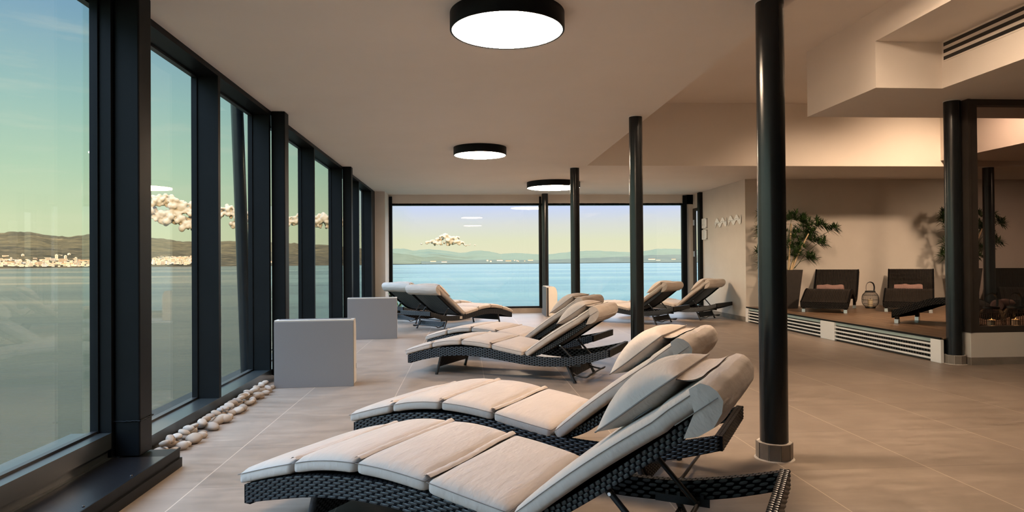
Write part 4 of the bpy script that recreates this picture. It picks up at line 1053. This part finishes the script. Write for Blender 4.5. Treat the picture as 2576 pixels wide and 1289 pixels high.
for k in range(26):
    px_ = random.choice([random.uniform(1210, 1350), random.uniform(1250, 1320), random.uniform(1600, 1700), random.uniform(1080, 1130)]); put_house(px_, random.uniform(657.5, 660.5)-(px_-1172)*.008, 12600, 3 if random.random() < .45 else 0, random.uniform(1.0, 1.7))
mb = MB()
for k in range(1100):
    px_ = random.choice([random.uniform(-60, 236), random.uniform(384, 498)]); py_ = random.uniform(646, 671) if px_ < 300 else random.uniform(647, 666)
    if px_ < 300 and noise.noise(Vector((px_*.03, py_*.1, 0))) < -.18: continue
    R_ = 8300+(671-py_)/25*1500; p = town_pt(px_, py_, R_); a = random.uniform(0, 3); s = random.uniform(7, 15)
    if any(math.hypot(p.x-q[0], p.y-q[1]) < q[2]+s*1.4 for q in PLACED): continue
    c, s_ = math.cos(a)*s, math.sin(a)*s; hh = random.uniform(7, 16)
    q = [(p.x+c-s_, p.y+s_+c), (p.x-c-s_, p.y-s_+c), (p.x-c+s_, p.y-s_-c), (p.x+c+s_, p.y+s_-c)]
    mb.add([(a_, b2, p.z) for a_, b2 in q]+[(a_, b2, p.z+hh) for a_, b2 in q], [(0, 1, 5, 4), (1, 2, 6, 5), (2, 3, 7, 6), (3, 0, 4, 7), (4, 5, 6, 7)])
tag(put('distant_town', mb, M_town2), 'countless tiny sunlit houses covering the far shore slope', 'town', kind='stuff')

# clouds: lumpy masses far behind the hills
m, N, b = pbr('cloud_white', (.36, .30, .215), 1.0, spec=0); M_cloud = m
b.inputs['Subsurface Weight'].default_value = 0
_b = bmesh.new(); bmesh.ops.create_icosphere(_b, subdivisions=2, radius=1); _b.verts.index_update()
ICO_V = [v.co.copy() for v in _b.verts]; ICO_F = [[v.index for v in f.verts] for f in _b.faces]; _b.free()
def cloud(name, lumps, R_, label, seed):
    rng = random.Random(seed); mb = MB()
    for (px_, py_, rp) in lumps:
        big_ = rp > 13
        for q in range(42 if big_ else 16):
            a = rng.uniform(0, 2*PI); rr_ = rp*(rng.uniform(.08, .30) if big_ else rng.uniform(.16, .46))
            k_ = rng.uniform(.1, .95) if big_ else .6; qx, qy = px_+math.cos(a)*rp*k_, py_+math.sin(a)*rp*k_*.7
            p = town_pt(qx, qy, R_+rng.uniform(-200, 200)); r = rr_*R_/F_PX
            vv_ = []
            for c_ in ICO_V:
                n3 = 1+.22*noise.noise(c_*2.2+Vector((q, seed, rp))); vv_.append(p+c_*r*n3)
            mb.add(vv_, ICO_F, 0, True)
    o = tag(put(name, mb, M_cloud), label, 'cloud')
    md = o.modifiers.new('merge', 'REMESH'); md.mode = 'VOXEL'; md.voxel_size = R_*.0009; md.use_smooth_shade = True
    md = o.modifiers.new('soften', 'SMOOTH'); md.factor = .5; md.iterations = 7
cloud('cloud', [(1060, 614, 4), (1095, 614, 8), (1112, 612, 9), (1128, 613, 9), (1172, 618, 4), (1075, 611, 7), (1088, 609, 8), (1102, 606, 10), (1112, 598, 10), (1120, 594, 9), (1128, 601, 11), (1140, 602, 10), (1150, 600, 9), (1140, 611, 9), (1155, 611, 9), (1165, 613, 7), (1180, 616, 5), (1195, 617, 4)], 26000, 'white cumulus cloud above the hills in the left sea window', 3)
cloud('cloud', [(395, 505, 22), (420, 505, 24), (445, 515, 24), (470, 525, 24), (495, 535, 24), (400, 540, 26), (430, 548, 28), (465, 560, 26), (495, 565, 24), (520, 540, 22), (545, 545, 22), (570, 530, 20), (590, 535, 22), (610, 545, 24), (635, 548, 22), (655, 552, 20), (600, 565, 22), (640, 570, 20)], 26000, 'golden cloud bank over the town in the left windows', 6)
cloud('cloud', [(735, 558, 18), (755, 552, 18), (775, 556, 16), (795, 552, 18), (815, 550, 18), (835, 554, 18), (860, 560, 16), (890, 566, 16), (800, 565, 14), (830, 568, 14)], 27000, 'golden cloud bank farther along in the left windows', 7)
